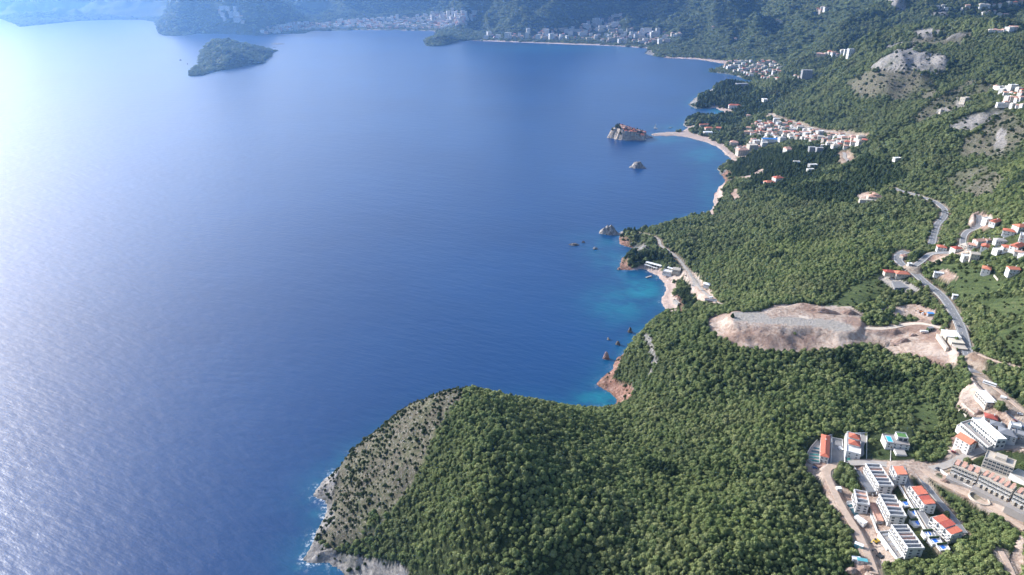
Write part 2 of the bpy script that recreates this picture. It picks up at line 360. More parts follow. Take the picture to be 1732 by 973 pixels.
# ------------------------------------------------------------------ roads: lines through the photograph's pixels, laid on the land
ROADS = { # name: (pixels, width, material key, label)
 'coast_highway': ([(1760,745),(1732,716),(1712,700),(1690,680),(1668,655),(1650,632),(1638,605),(1630,575),(1622,545),(1612,525),(1600,508),(1580,490),(1560,474),(1548,462),(1535,455),(1521,447),(1515,438),(1520,430),(1534,424)], 10.5, 'asphalt'),
 'coast_highway_far': ([(1576,412),(1580,395),(1585,380),(1598,366),(1600,355),(1592,346),(1575,338),(1560,333),(1545,329),(1528,325),(1510,320)], 9.5, 'asphalt'),
 'hillside_lane': ([(1545,455),(1565,440),(1566,430),(1590,428),(1620,424),(1632,416),(1627,405),(1633,396),(1652,388),(1660,375),(1656,362)], 5.5, 'asphalt'),
 'village_road': ([(1760,745),(1715,752),(1690,760),(1660,768),(1640,775),(1610,784),(1585,793),(1560,795),(1530,788),(1490,784),(1455,784),(1430,787)], 7.0, 'dusty'),
 'building_site_track': ([(1430,787),(1400,783),(1390,792),(1398,806),(1410,828),(1415,850),(1435,880),(1455,905),(1462,930),(1478,955),(1480,975)], 6.0, 'dirt'),
 'back_lane': ([(1546,795),(1562,815),(1580,838),(1600,862),(1622,890),(1634,905)], 4.2, 'asphalt'),
 'lower_track': ([(1690,938),(1702,950),(1712,965),(1722,985)], 4.0, 'dirt'),
 'estate_road': ([(1525,790),(1530,815),(1540,840),(1560,870),(1580,905),(1600,930)], 4.5, 'asphalt'),
 'terrace_road': ([(1560,795),(1585,815),(1610,830),(1650,850),(1690,870),(1740,890)], 5.0, 'dirt'),
 'quarry_track': ([(1632,565),(1600,560),(1575,550),(1555,547),(1525,553),(1500,560),(1475,560),(1450,553),(1400,545),(1350,535)], 6.5, 'pale_dirt'),
 'cove_road': ([(1068,383),(1072,389),(1090,396),(1110,400),(1118,408),(1113,416),(1125,420),(1145,430),(1153,442),(1158,455),(1168,468),(1180,482),(1190,497),(1205,510),(1235,517)], 5.0, 'dusty'),
 'upper_village_road': ([(1302,193),(1310,199),(1328,203),(1345,208),(1362,215),(1385,220),(1410,224),(1440,228),(1462,234)], 8.0, 'dusty'),
 'side_road': ([(1436,275),(1430,268),(1427,258)], 8.0, 'dusty'),
 'ridge_track': ([(1655,640),(1680,650),(1700,668),(1720,690),(1745,705)], 4.0, 'dirt'),
 'meadow_path': ([(1652,608),(1680,612),(1735,616)], 3.0, 'dirt'),
}
def smooth_line(x, y, n):
    for _ in range(3):
        x2 = x.copy(); y2 = y.copy()
        x2[1:-1] = (x[:-2] + 2 * x[1:-1] + x[2:]) / 4; y2[1:-1] = (y[:-2] + 2 * y[1:-1] + y[2:]) / 4
        x, y = x2, y2
    return x, y
road_geo = {}
for nm, (pts, w, mk) in ROADS.items():
    q = np.array(pts, float); seg = np.hypot(*np.diff(q, axis=0).T); s = np.concatenate([[0], np.cumsum(seg)])
    si = np.arange(0, s[-1], 1.5)
    X, Y, Z = hit(np.interp(si, s, q[:, 0]), np.interp(si, s, q[:, 1]))
    # resample every 4 m and smooth
    L = np.concatenate([[0], np.cumsum(np.hypot(np.diff(X), np.diff(Y)))])
    jump = np.hypot(np.diff(X), np.diff(Y)); 
    li = np.arange(0, L[-1], 4.0)
    X = np.interp(li, L, X); Y = np.interp(li, L, Y)
    for _ in range(6): X, Y = smooth_line(X, Y, 3)
    Z = sample(H, X, Y)
    k = 15; Zp = np.pad(Z, k, mode='edge'); Z = np.convolve(Zp, np.ones(2 * k + 1) / (2 * k + 1), 'valid')
    road_geo[nm] = [X, Y, Z, w, mk]
def flatten(X, Y, Z, half, fall):
    """ease the land to the line's heights"""
    global H
    x0, x1, y0, y1 = X.min() - half - fall, X.max() + half + fall, Y.min() - half - fall, Y.max() + half + fall
    r0, r1 = np.searchsorted(yy, [y0, y1]); sub = (slice(max(r0 - 1, 0), r1 + 1),)
    gx = GX[sub]; gy = GY[sub]; m = (gx > x0) & (gx < x1); gxm = gx[m]; gym = gy[m]
    best = np.full(gxm.shape, 1e12); zz = np.zeros(gxm.shape)
    for i in range(len(X) - 1):
        dx, dy = X[i + 1] - X[i], Y[i + 1] - Y[i]
        t = np.clip(((gxm - X[i]) * dx + (gym - Y[i]) * dy) / (dx * dx + dy * dy + 1e-9), 0, 1)
        d = (gxm - X[i] - t * dx) ** 2 + (gym - Y[i] - t * dy) ** 2
        b = d < best; best[b] = d[b]; zz[b] = (Z[i] + t * (Z[i + 1] - Z[i]))[b]
    wgt_ = 1 - sstep(half, half + fall, np.sqrt(best))
    hm = H[sub]; hm[m] = hm[m] * (1 - wgt_) + zz * wgt_; H[sub] = hm
for nm, (X, Y, Z, w, mk) in road_geo.items(): flatten(X, Y, Z, w / 2 + 3.5, 9)
# ------------------------------------------------------------------ what covers the land (outlines from the photograph, kept as data on the land)
gpx, gpy = project(GX, GY, H)
jx = (fbm(GX, GY, 30, 3, 51) - 0.5); jy = (fbm(GX, GY, 30, 3, 61) - 0.5)
amp = 14.0
MX = (gpx + jx * amp).ravel(); MY = (gpy + jy * amp * 0.7).ravel()
MX2 = (gpx + jx * 4).ravel(); MY2 = (gpy + jy * 3).ravel()
def region(polys, tight=False):
    r = np.zeros(MX.shape, bool)
    for p in polys: r |= inpoly(MX2 if tight else MX, MY2 if tight else MY, p)
    return r.reshape(H.shape).astype(float)
CAPE = [[(470,830),(500,790),(540,750),(585,710),(633,680),(660,660),(720,630),(765,630),(800,662),(752,684),(748,730),(728,762),(716,800),(700,830),(684,868),(660,900),(655,925),(600,935),(560,935),(505,960),(535,880),(545,862)],[(1030,650),(1040,625),(1052,604),(1066,590),(1080,592),(1084,612),(1078,640),(1090,655),(1074,672),(1058,664)]]
SHORE_ROCK = [[(500,985),(505,930),(525,912),(545,922),(570,936),(620,944),(680,952),(694,975),(700,1010),(600,1010)],[(520,850),(528,818),(548,800),(574,796),(568,815),(562,846),(556,856)],[(545,846),(562,850),(566,880),(548,905),(530,900)]]
CLIFF = [[(1000,655),(1016,632),(1034,614),(1050,596),(1057,598),(1046,622),(1036,640),(1050,650),(1070,652),(1076,662),(1060,678),(1038,690)],
 [(1088,566),(1096,562),(1106,584),(1109,602),(1114,610),(1104,622),(1101,640),(1098,632),(1102,610),(1096,590)],
 [(1046,404),(1058,400),(1072,412),(1088,408),(1096,418),(1082,428),(1060,424),(1044,418)],[(1048,434),(1062,436),(1064,448),(1072,454),(1066,464),(1044,462)],
 [(1196,362),(1206,340),(1204,320),(1216,300),(1224,286),(1236,290),(1244,302),(1226,312),(1222,330),(1214,345),(1206,364)],
 [(1160,182),(1170,165),(1182,160),(1180,180),(1188,190),(1172,190)],[(1196,158),(1202,148),(1210,150),(1206,160)],[(1152,214),(1154,200),(1160,204),(1160,216)],
 [(1190,124),(1200,120),(1250,128),(1262,134),(1255,138),(1200,128)],[(1088,92),(1100,84),(1106,88),(1104,98)],
 [(1130,440),(1152,436),(1160,448),(1140,454),(1128,452)],[(1140,500),(1148,500),(1158,520),(1150,530),(1142,516)]]
ROCKS = [[(1468,122),(1482,108),(1505,96),(1540,90),(1590,98),(1606,112),(1600,124),(1575,128),(1540,128),(1520,126),(1490,122)],
 [(1440,95),(1470,84),(1510,74),(1545,70),(1560,84),(1530,92),(1490,98),(1455,108),(1448,104)],[(1538,56),(1560,48),(1600,52),(1640,58),(1600,64),(1550,62)],
 [(1500,-5),(1530,-5),(1535,12),(1528,26),(1516,20)],[(1552,14),(1566,16),(1568,26),(1556,26)],[(1580,16),(1596,10),(1608,16),(1606,26),(1592,28),(1578,24)],
 [(1612,188),(1618,166),(1632,160),(1650,163),(1652,172),(1636,180),(1624,188)],[(1580,192),(1592,180),(1606,184),(1602,192),(1588,194)],
 [(1600,222),(1620,200),(1640,186),(1668,180),(1690,176),(1700,188),(1682,200),(1664,212),(1640,222),(1614,224)],
 [(1682,225),(1696,214),(1704,240),(1694,262),(1684,250)],[(1636,200),(1652,196),(1668,204),(1650,212)],
 [(1555,250),(1570,246),(1576,256),(1568,262)],[(1568,258),(1600,250),(1618,248),(1608,262),(1592,266),(1574,270)],[(1574,288),(1590,274),(1598,276),(1582,292)],[(1572,318),(1576,302),(1590,296),(1598,304),(1590,318),(1578,326)],
 [(1606,296),(1624,272),(1640,276),(1626,296),(1612,312)]]
BARE = [[(1430,145),(1446,130),(1488,120),(1530,126),(1570,134),(1590,150),(1575,168),(1540,172),(1500,164),(1470,166),(1448,162)],
 [(1545,198),(1568,176),(1600,156),(1632,140),(1668,134),(1680,146),(1668,160),(1640,166),(1612,190),(1590,200),(1560,210)],
 [(1538,70),(1560,58),(1640,54),(1660,66),(1600,76),(1550,78)],[(1632,236),(1700,190),(1732,200),(1732,226),(1716,262),(1690,272),(1650,262),(1620,270)],[(1600,300),(1660,280),(1700,300),(1680,330),(1620,330)]]
SOIL = [[(1196,540),(1205,532),(1235,530),(1283,526),(1313,515),(1352,513),(1391,516),(1438,518),(1462,532),(1454,544),(1479,556),(1499,554),(1554,545),(1549,540),(1513,537),(1507,524),(1474,524),(1512,517),(1551,515),(1582,527),(1580,549),(1592,560),(1608,580),(1622,602),(1618,620),(1596,622),(1565,614),(1535,600),(1512,600),(1485,584),(1457,584),(1415,588),(1374,592),(1346,592),(1302,593),(1249,586),(1216,573),(1197,552)],
 [(1365,792),(1362,775),(1372,762),(1400,770),(1440,778),(1500,778),(1545,780),(1590,784),(1590,800),(1560,812),(1530,800),(1510,830),(1520,900),(1550,930),(1500,950),(1475,975),(1440,975),(1450,940),(1448,900),(1425,870),(1402,850),(1390,810)],
 [(1605,745),(1618,740),(1640,762),(1660,770),(1640,785),(1600,772)],[(1590,800),(1620,800),(1732,858),(1732,892),(1690,880),(1640,850),(1600,820)],
 [(1634,655),(1640,640),(1660,650),(1690,682),(1732,712),(1732,770),(1690,765),(1650,720),(1636,708),(1616,690),(1622,668)],
 [(1155,460),(1160,455),(1175,462),(1188,472),(1192,482),(1202,492),(1212,506),(1222,516),(1196,516),(1178,508),(1168,496),(1166,482),(1156,470)],
 [(1100,450),(1125,455),(1150,462),(1156,470),(1140,478),(1120,466)],
 [(1246,300),(1270,296),(1292,284),(1294,290),(1270,302),(1252,306)],[(1234,328),(1244,318),(1250,330),(1262,336),(1240,340)],
 [(1638,372),(1650,360),(1668,362),(1690,378),(1660,392),(1640,392)],[(1560,443),(1580,428),(1640,415),(1655,405),(1680,410),(1640,430),(1600,432),(1590,445)],[(1575,465),(1600,455),(1622,470),(1605,478)],
 [(1445,332),(1460,325),(1480,324),(1492,336),(1470,344)],[(1500,316),(1512,318),(1545,334),(1520,328)],[(1720,905),(1732,900),(1732,975),(1700,975)],
 [(1425,262),(1432,256),(1440,276),(1434,280)],[(1240,250),(1262,246),(1262,266),(1246,270)]]
GRAVEL = [[(1236,533),(1283,526),(1300,532),(1302,538),(1346,536),(1402,543),(1440,553),(1444,562),(1421,566),(1374,556),(1324,551),(1271,546),(1244,546)],[(1484,468),(1500,462),(1560,492),(1545,497),(1515,494)],
 [(1170,468),(1186,474),(1184,484),(1172,486)],[(1400,745),(1428,738),(1434,770),(1404,772)]]
SAND = [[(1071,453),(1088,449),(1117,455),(1132,470),(1146,482),(1140,492),(1141,501),(1148,510),(1147,524),(1120,530),(1104,515),(1110,490),(1090,465),(1064,460)],
 [(1095,230),(1108,225),(1149,223),(1160,214),(1176,213),(1166,223),(1200,234),(1225,246),(1241,260),(1247,273),(1236,276),(1210,260),(1170,240)],
 [(1200,184),(1210,180),(1228,184),(1242,188),(1226,196),(1205,190)],[(1120,101),(1125,96),(1160,97),(1200,100),(1234,104),(1224,110),(1180,104)],
 [(790,72),(793,67.5),(865,69.6),(952,73),(1039,76),(1098,80.5),(1100,84),(1000,79),(865,74)],[(602,53),(602,50),(735,52),(741,54)],
 [(1198,366),(1206,336),(1216,312),(1226,308),(1222,330),(1212,348),(1206,364)]]
MEADOW = [[(1380,518),(1420,500),(1452,480),(1480,468),(1500,452),(1512,470),(1508,492),(1480,510),(1430,522)],
 [(1570,440),(1600,444),(1640,448),(1670,460),(1700,478),(1694,494),(1650,500),(1620,508),(1600,486),(1580,470)],[(1560,800),(1600,806),(1640,850),(1620,850)],
 [(1480,760),(1506,755),(1508,782),(1470,780)],[(1540,690),(1570,676),(1590,700),(1580,740),(1550,730)],[(1680,560),(1732,545),(1732,600),(1700,602)],
 [(1480,240),(1520,222),(1530,232),(1500,250)],[(1640,505),(1732,500),(1732,530),(1700,540)]]
PINES = [[(1150,215),(1160,196),(1205,190),(1260,200),(1230,216)],[(1168,184),(1185,160),(1205,150),(1215,132),(1250,136),(1300,160),(1310,190),(1240,200),(1200,182)],
 [(1218,300),(1240,272),(1290,258),(1340,248),(1440,254),(1520,280),(1560,330),(1500,330),(1470,318),(1440,345),(1380,350),(1330,330),(1260,300)],
 [(1040,400),(1060,382),(1100,385),(1080,412)],[(1050,448),(1054,430),(1100,424),(1140,436),(1150,452),(1090,440)],[(1138,492),(1150,470),(1168,490),(1178,512),(1160,528),(1148,508)]]
TOWN = [[(812,64),(850,58),(905,54),(960,46),(1010,31),(1045,21),(1062,30),(1060,48),(1110,50),(1162,56),(1138,74),(1100,80),(1040,76),(990,69),(900,70),(812,68)],[(435,58),(440,48),(480,40),(560,36),(640,30),(700,28),(750,20),(812,15),(802,36),(772,48),(740,53),(620,51),(540,52),(500,56)],[(1245,270),(1235,250),(1240,230),(1270,205),(1310,203),(1380,220),(1462,232),(1464,244),(1430,252),(1380,246),(1340,248),(1290,256)],
 [(1200,120),(1225,106),(1290,102),(1325,118),(1320,132),(1262,132)],[(1675,160),(1700,148),(1740,150),(1740,195),(1700,190)],[(1560,430),(1620,405),(1700,380),(1740,370),(1740,440),(1700,440),(1640,450),(1590,435)]]
VILLA = [[(1362,790),(1366,750),(1395,733),(1470,730),(1500,722),(1545,722),(1545,780),(1590,790),(1570,820),(1600,850),(1632,915),(1600,942),(1540,950),(1450,945),(1440,890),(1400,850)],
 [(1618,700),(1650,690),(1700,700),(1740,730),(1740,870),(1600,810),(1590,790),(1640,775)]]
K = {n: region(p) for n, p in (('cape', CAPE), ('rock', ROCKS), ('bare', BARE), ('meadow', MEADOW), ('pine', PINES))}
K['rock'] = np.maximum(K['rock'], region(SHORE_ROCK + CLIFF, True)); K['soil'] = region(SOIL, True); K['gravel'] = region(GRAVEL, True); K['sand'] = region(SAND, True); K['town'] = region(TOWN, True); K['villa'] = region(VILLA, True)
def blur(F, n0, n1, times=2):
    F = F.copy()
    for ax, n_b in ((0, n0), (1, n1)) * times:
        c_ = np.cumsum(np.pad(F, [(n_b + 1, n_b) if a_ == ax else (0, 0) for a_ in (0, 1)], mode='edge'), axis=ax); m_ = 2 * n_b + 1
        F = (c_[m_:] - c_[:-m_] if ax == 0 else c_[:, m_:] - c_[:, :-m_]) / m_
    return F
CAPE_SOFT = blur(K['cape'], 12, 20)
K['cape'] = sstep(.38, .62, CAPE_SOFT + (fbm(GX, GY, 26, 4, 808) - .5) * .9 * (CAPE_SOFT > .03))
PLAT = region([[(1228,536),(1240,528),(1283,524),(1313,519),(1352,517),(1391,520),(1438,522),(1458,534),(1462,548),(1455,562),(1449,568),(1421,572),(1374,562),(1324,557),(1271,551),(1238,551)]], True)
# distant land: rocky streaks where it is steep; a narrow rocky rim along the sea
gy_, gx_ = np.gradient(H); slope = np.hypot(gx_ / np.gradient(GX, axis=1), gy_ / np.gradient(GY, axis=0))
rim = (1 - sstep(2, 9, SD + (fbm(GX, GY, 20, 2, 90) - .5) * 10)) * (DIST < 3500)
K['rock'] = np.maximum(K['rock'], rim)
K['red'] = region([[(1190,380),(1180,340),(1230,280),(1300,280),(1270,340)],[(1040,470),(1040,395),(1066,395),(1075,470)],[(1140,495),(1180,500),(1160,540),(1130,535)],[(1000,700),(1000,620),(1060,590),(1080,690)]])
road_m = np.zeros(H.shape)
for nm, (X, Y, Z, w, mk) in road_geo.items():
    x0, x1, y0, y1 = X.min() - 20, X.max() + 20, Y.min() - 20, Y.max() + 20
    r0, r1 = np.searchsorted(yy, [y0, y1]); sub = slice(max(r0 - 1, 0), r1 + 1)
    gx = GX[sub]; gy = GY[sub]; m = (gx > x0) & (gx < x1); best = np.full(m.sum(), 1e12); far_ = 6.0 if Y.mean() > 1500 else 0.0
    for i in range(len(X)): np.minimum(best, (gx[m] - X[i]) ** 2 + (gy[m] - Y[i]) ** 2, out=best)
    a = road_m[sub]; a[m] = np.maximum(a[m], 1 - sstep(w / 2 + 1.5 + far_, w / 2 + 5 + far_ * 1.6, np.sqrt(best))); road_m[sub] = a
K['soil'] = np.maximum(K['soil'], road_m * 0.75)
patchy = np.where((DIST > 1000) & (region([ROCKS[0]]) < .5), sstep(.36, .54, fbm(GX, GY, 75, 5, 656)), 1.0)
K['rock'] = K['rock'] * np.maximum(patchy, rim); K['bare'] = K['bare'] * (.5 + .5 * patchy)
# relief of the ground itself
rk = np.maximum(K['rock'], K['cape'] * 0.35)
bump_ = (fbm(GX, GY, 16, 4, 101, ridged=True) - 0.6)
H = H + np.where(SD > 0, bump_ * np.where(DIST < 1600, 12.0, 7.0) * K['rock'] * np.clip(SD / 8, 0, 1) * (1 - road_m) + bump_ * 3.0 * K['cape'] * np.clip(SD / 8, 0, 1), 0)
H = H + K['soil'] * (1 - K['gravel']) * (1 - road_m) * (1 - K['villa']) * (fbm(GX, GY, 22, 4, 131) - 0.5) * 3.0 * (SD > 6)
H = H - LUMP * np.maximum(np.maximum(K['gravel'], K['villa'] * .7), K['soil'] * .5) * (1 - road_m)
KNOB = blur(region([ROCKS[0]]), 3, 5)
H = H + KNOB * (fbm(GX, GY, 90, 4, 717, ridged=True) - .25) * 48
PB = blur(PLAT, 1, 1, 1)
H = H * (1 - PB) + PB * (111.5 + (fbm(GX, GY, 30, 3, 919) - .5) * 1.2) + 5 * (fbm(GX, GY, 26, 2, 333, ridged=True) - .5) * (blur(PLAT, 3, 6) < .25) * K['soil'] * (blur(PLAT, 6, 12) > .02) * (1 - road_m)
H = np.where(SD > 0, np.maximum(H, 0.5), H)

def grid_mesh(name, X, Y, Z, attrs, mat, keep=None):
    nr, nc = X.shape
    me = bpy.data.meshes.new(name)
    co = np.stack([X, Y, Z], -1).reshape(-1, 3).astype(np.float32)
    i = np.arange(nr - 1)[:, None] * nc + np.arange(nc - 1)[None]
    q = np.stack([i, i + 1, i + nc + 1, i + nc], -1).reshape(-1, 4)
    if keep is not None: q = q[keep.ravel()[q].any(axis=1)]
    used = np.zeros(len(co), bool); used[q.ravel()] = True; remap = np.cumsum(used) - 1
    co = co[used]; q = remap[q]
    me.vertices.add(len(co)); me.vertices.foreach_set('co', co.ravel())
    me.loops.add(q.size); me.loops.foreach_set('vertex_index', q.ravel().astype(np.int32))
    me.polygons.add(len(q)); me.polygons.foreach_set('loop_start', np.arange(0, q.size, 4, dtype=np.int32))
    me.update(calc_edges=True)
    me.polygons.foreach_set('use_smooth', np.ones(len(q), bool))
    for an, arr in attrs.items():
        a = me.attributes.new(an, 'FLOAT', 'POINT'); a.data.foreach_set('value', arr.ravel()[used].astype(np.float32))
    me.materials.append(mat); me.update()
    return link(bpy.data.objects.new(name, me))

# ---- ground material
g = NT('ground'); pos = g.n('ShaderNodeNewGeometry').outputs['Position']
big = g.noise(pos, 0.004, 5, 0.6); mid = g.noise(pos, 0.03, 5, 0.65); fine = g.noise(pos, 0.25, 5, 0.7); tiny = g.noise(pos, 1.2, 3, 0.6)
clump = g.n('ShaderNodeTexVoronoi'); clump.inputs['Scale'].default_value = 0.085; g.l(pos, clump.inputs['Vector'])
cl = g.math('SUBTRACT', 1.0, clump.outputs['Distance'])
wood = g.ramp(g.math('ADD', g.math('MULTIPLY', big, .5), g.math('MULTIPLY', mid, .5)), [(0.36, (0.020, 0.034, 0.016)), (0.5, (0.038, 0.058, 0.024)), (0.62, (0.07, 0.085, 0.036))])
wood = g.mix(g.math('MULTIPLY', fine, .5), wood, (0.05, 0.062, 0.03))
wood = g.mix(1.0, wood, g.ramp(tiny, [(0.3, (.35, .35, .35)), (0.65, (1.35, 1.3, 1.1))]), 'MULTIPLY')
dry = g.ramp(fine, [(0.3, (0.045, 0.04, 0.028)), (0.5, (0.10, 0.086, 0.066)), (0.72, (0.19, 0.168, 0.142))])
dry = g.mix(g.math('MULTIPLY', g.ramp(mid, [(0.45, (0, 0, 0)), (0.62, (1, 1, 1))]), .45), dry, (0.085, 0.10, 0.04))
speck = g.math('MULTIPLY', g.ramp(g.noise(pos, 0.42, 4, 0.75), [(0.56, (0, 0, 0)), (0.62, (1, 1, 1))]), .8)
dry = g.mix(speck, dry, (0.27, 0.255, 0.23))
dry = g.mix(g.math('MULTIPLY', g.ramp(g.noise(pos, 0.33, 4, 0.7), [(0.54, (0, 0, 0)), (0.60, (1, 1, 1))]), .75), dry, (0.04, 0.055, 0.022))
rock = g.ramp(fine, [(0.3, (0.06, 0.058, 0.06)), (0.47, (0.20, 0.19, 0.18)), (0.7, (0.33, 0.305, 0.28))])
redr = g.ramp(fine, [(0.3, (0.07, 0.035, 0.025)), (0.5, (0.21, 0.115, 0.085)), (0.7, (0.36, 0.25, 0.21))])
rock = g.mix(g.attr('red').outputs['Fac'], rock, redr)
soil = g.ramp(g.math('ADD', g.math('MULTIPLY', fine, .55), g.math('MULTIPLY', mid, .45)), [(0.34, (0.17, 0.11, 0.085)), (0.45, (0.33, 0.25, 0.20)), (0.57, (0.46, 0.38, 0.32))])
soil = g.mix(g.math('MULTIPLY', g.ramp(g.noise(pos, 0.022, 3, 0.5), [(0.48, (0, 0, 0)), (0.6, (1, 1, 1))]), .6), soil, (0.20, 0.115, 0.085))
grav = g.ramp(fine, [(0.3, (0.26, 0.24, 0.215)), (0.7, (0.37, 0.34, 0.305))])
sand = g.ramp(fine, [(0.3, (0.32, 0.24, 0.205)), (0.7, (0.47, 0.38, 0.33))])
mead = g.ramp(g.math('ADD', g.math('MULTIPLY', fine, .5), g.math('MULTIPLY', mid, .5)), [(0.35, (0.035, 0.056, 0.02)), (0.55, (0.07, 0.093, 0.034)), (0.68, (0.12, 0.12, 0.062))])
wv = g.n('ShaderNodeTexWave'); wv.wave_type = 'BANDS'; wv.bands_direction = 'DIAGONAL'; wv.inputs['Scale'].default_value = 0.055; wv.inputs['Distortion'].default_value = 3.0; wv.inputs['Detail'].default_value = 2.0; g.l(pos, wv.inputs['Vector'])
mead = g.mix(g.math('MULTIPLY', g.ramp(wv.outputs['Fac'], [(0.55, (0, 0, 0)), (0.8, (1, 1, 1))]), .5), mead, (0.035, 0.05, 0.022))
col = wood
for an, c in (('bare', dry), ('cape', dry), ('meadow', mead), ('rock', rock), ('soil', soil), ('gravel', grav), ('sand', sand)):
    f = g.attr(an).outputs['Fac']
    if an in ('bare', 'rock', 'cape', 'meadow'):
        f = g.math('MULTIPLY', f, g.ramp(mid, [(0.30, (.35, .35, .35)), (0.5, (1, 1, 1))]))
    col = g.mix(f, col, c)
g.l(col, g.b.inputs['Base Color']); g.b.inputs['Roughness'].default_value = 0.95; g.b.inputs['Specular IOR Level'].default_value = 0.15
open_ = g.attr('gravel').outputs['Fac']
for an in ('soil', 'sand', 'cape', 'rock', 'bare', 'meadow'): open_ = g.math('MAXIMUM', open_, g.attr(an).outputs['Fac'])
n1 = g.bump(g.math('MULTIPLY', cl, g.math('SUBTRACT', 1.0, open_)), 0.9, 6.0); n2 = g.bump(tiny, 0.6, 0.8, g.bump(fine, 0.8, 2.6, n1)); g.l(n2, g.b.inputs['Normal'])
land = grid_mesh('ground', GX, GY, H, {k: v for k, v in K.items() if k in ('cape','rock','bare','meadow','soil','gravel','sand','red')}, g.mat, keep=(SD > -60))
tag(land, kind='structure')

# ---- the sea
NCW, NRW = 520, 620
tw = np.linspace(-2.2, 1.3, NCW); yw = 120.0 * (16600 / 120.0) ** np.linspace(0, 1, NRW)
WYg, WTg = np.meshgrid(yw, tw, indexing='ij'); WXg = WTg * (WYg + 300.0)
ins = (WTg > T0) & (WTg < T1)
sdw = np.where(ins, sample(SD, WXg, WYg), -500.0)
wpx, wpy = project(WXg, WYg, WYg * 0)
near = np.exp(-np.clip(-sdw, 0, 1e4) / 16.0)
blob = np.zeros(sdw.shape)
for bx, by, rx, ry, a in ((1088,490,38,22,.8),(1060,470,30,14,.45),(1108,500,16,22,.5),(1040,440,40,20,.35),(1025,425,40,22,.28),(1015,678,45,20,.8),(1055,515,60,32,.55),(1000,400,50,12,.12),(1195,262,34,16,.5),(1130,236,40,8,.4),(1215,188,14,5,.8),(540,865,22,20,.35),(545,800,26,18,.15),(1140,216,40,5,.35),(1195,320,18,50,.25),(505,960,18,22,.3),(1030,410,30,10,.3),(960,82,160,7,.25),(1080,560,25,28,.25)):
    blob = np.maximum(blob, a * np.exp(-((wpx - bx) / rx) ** 2 - ((wpy - by) / ry) ** 2))
shallow = np.clip(np.maximum(blob, near * 0.32 * (wpy > 100)), 0, 1)
s = NT('sea'); pos = s.n('ShaderNodeNewGeometry').outputs['Position']
patch = s.noise(pos, 0.03, 4, 0.6)
shf = s.math('MULTIPLY', s.attr('shallow').outputs['Fac'], s.ramp(patch, [(0.38, (.35, .35, .35)), (0.56, (1, 1, 1))]))
deep = s.ramp(s.noise(pos, 0.0016, 4, 0.55), [(0.35, (0.002, 0.032, 0.110)), (0.65, (0.004, 0.045, 0.142))])
wc = s.mix(shf, deep, (0.006, 0.17, 0.22))
foam = s.math('MULTIPLY', s.math('MULTIPLY', s.attr('foam').outputs['Fac'], s.ramp(s.noise(pos, 0.045, 3, 0.6), [(0.45, (0, 0, 0)), (0.56, (1, 1, 1))])), s.ramp(s.noise(pos, 0.22, 5, 0.75), [(0.5, (0, 0, 0)), (0.6, (1, 1, 1))]))
wc = s.mix(foam, wc, (0.75, 0.78, 0.8)); s.l(wc, s.b.inputs['Base Color'])
s.b.inputs['IOR'].default_value = 1.33
s.l(s.math('ADD', 0.29, s.math('MULTIPLY', foam, 0.5)), s.b.inputs['Roughness'])
rt = s.n('ShaderNodeVectorRotate'); rt.rotation_type = 'Z_AXIS'; rt.inputs['Angle'].default_value = R(24); s.l(pos, rt.inputs['Vector'])
mp = s.n('ShaderNodeMapping'); mp.inputs['Scale'].default_value = (0.35, 1.0, 1.0); s.l(rt.outputs[0], mp.inputs['Vector'])
w1 = s.noise(mp.outputs[0], 0.035, 2, 0.5); w2 = s.noise(mp.outputs[0], 0.13, 3, 0.55)
nb = s.bump(w1, 0.4, 2.0); nb = s.bump(w2, 0.7, 1.0, nb); s.l(nb, s.b.inputs['Normal'])
fo = np.exp(-np.clip(-sdw - 0, 0, 1e4) / 3.0) * (sdw < 6) * ((wpx < 620) * 1.0 + (wpx > 1000) * 0.4 * (wpy > 380))
water = grid_mesh('sea_water', WXg, WYg, WYg * 0, {'shallow': shallow, 'foam': np.clip(fo, 0, 1)}, s.mat, keep=(sdw < 40))
tag(water, kind='structure')

# ---- roads
RM = {'asphalt': plain('asphalt', (0.19, 0.19, 0.195), 0.85, 0.10, 0.3), 'dusty': plain('dusty_asphalt', (0.33, 0.30, 0.27), 0.9, 0.12, 0.25),
      'dirt': plain('track_dirt', (0.42, 0.32, 0.25), 0.95, 0.14, 0.3), 'pale_dirt': plain('pale_track', (0.52, 0.44, 0.36), 0.95, 0.1, 0.3),
      'paint': plain('road_paint', (0.75, 0.75, 0.72), 0.7, 0.05, 0.5), 'kerb': plain('kerb_concrete', (0.38, 0.37, 0.35), 0.85, 0.08, 0.5)}
def ribbon(mb, X, Y, Z, a, b, dz, mi=0, th=0.0):
    """a strip between the offsets a and b across the line"""
    tx = np.gradient(X); ty = np.gradient(Y); L = np.hypot(tx, ty) + 1e-9; nx, ny = ty / L, -tx / L
    n = len(X); vs = []
    for i in range(n):
        vs.append((X[i] + nx[i] * a, Y[i] + ny[i] * a, Z[i] + dz)); vs.append((X[i] + nx[i] * b, Y[i] + ny[i] * b, Z[i] + dz))
    fs = [(2 * i, 2 * i + 1, 2 * i + 3, 2 * i + 2) for i in range(n - 1)]
    if th:
        vs += [(x, y, z - th) for x, y, z in vs]; N = 2 * n
        fs += [(2 * i + N, 2 * i, 2 * i + 2, 2 * i + 2 + N) for i in range(n - 1)] + [(2 * i + 1, 2 * i + 1 + N, 2 * i + 3 + N, 2 * i + 3) for i in range(n - 1)]
    mb.add(vs, fs, mi)
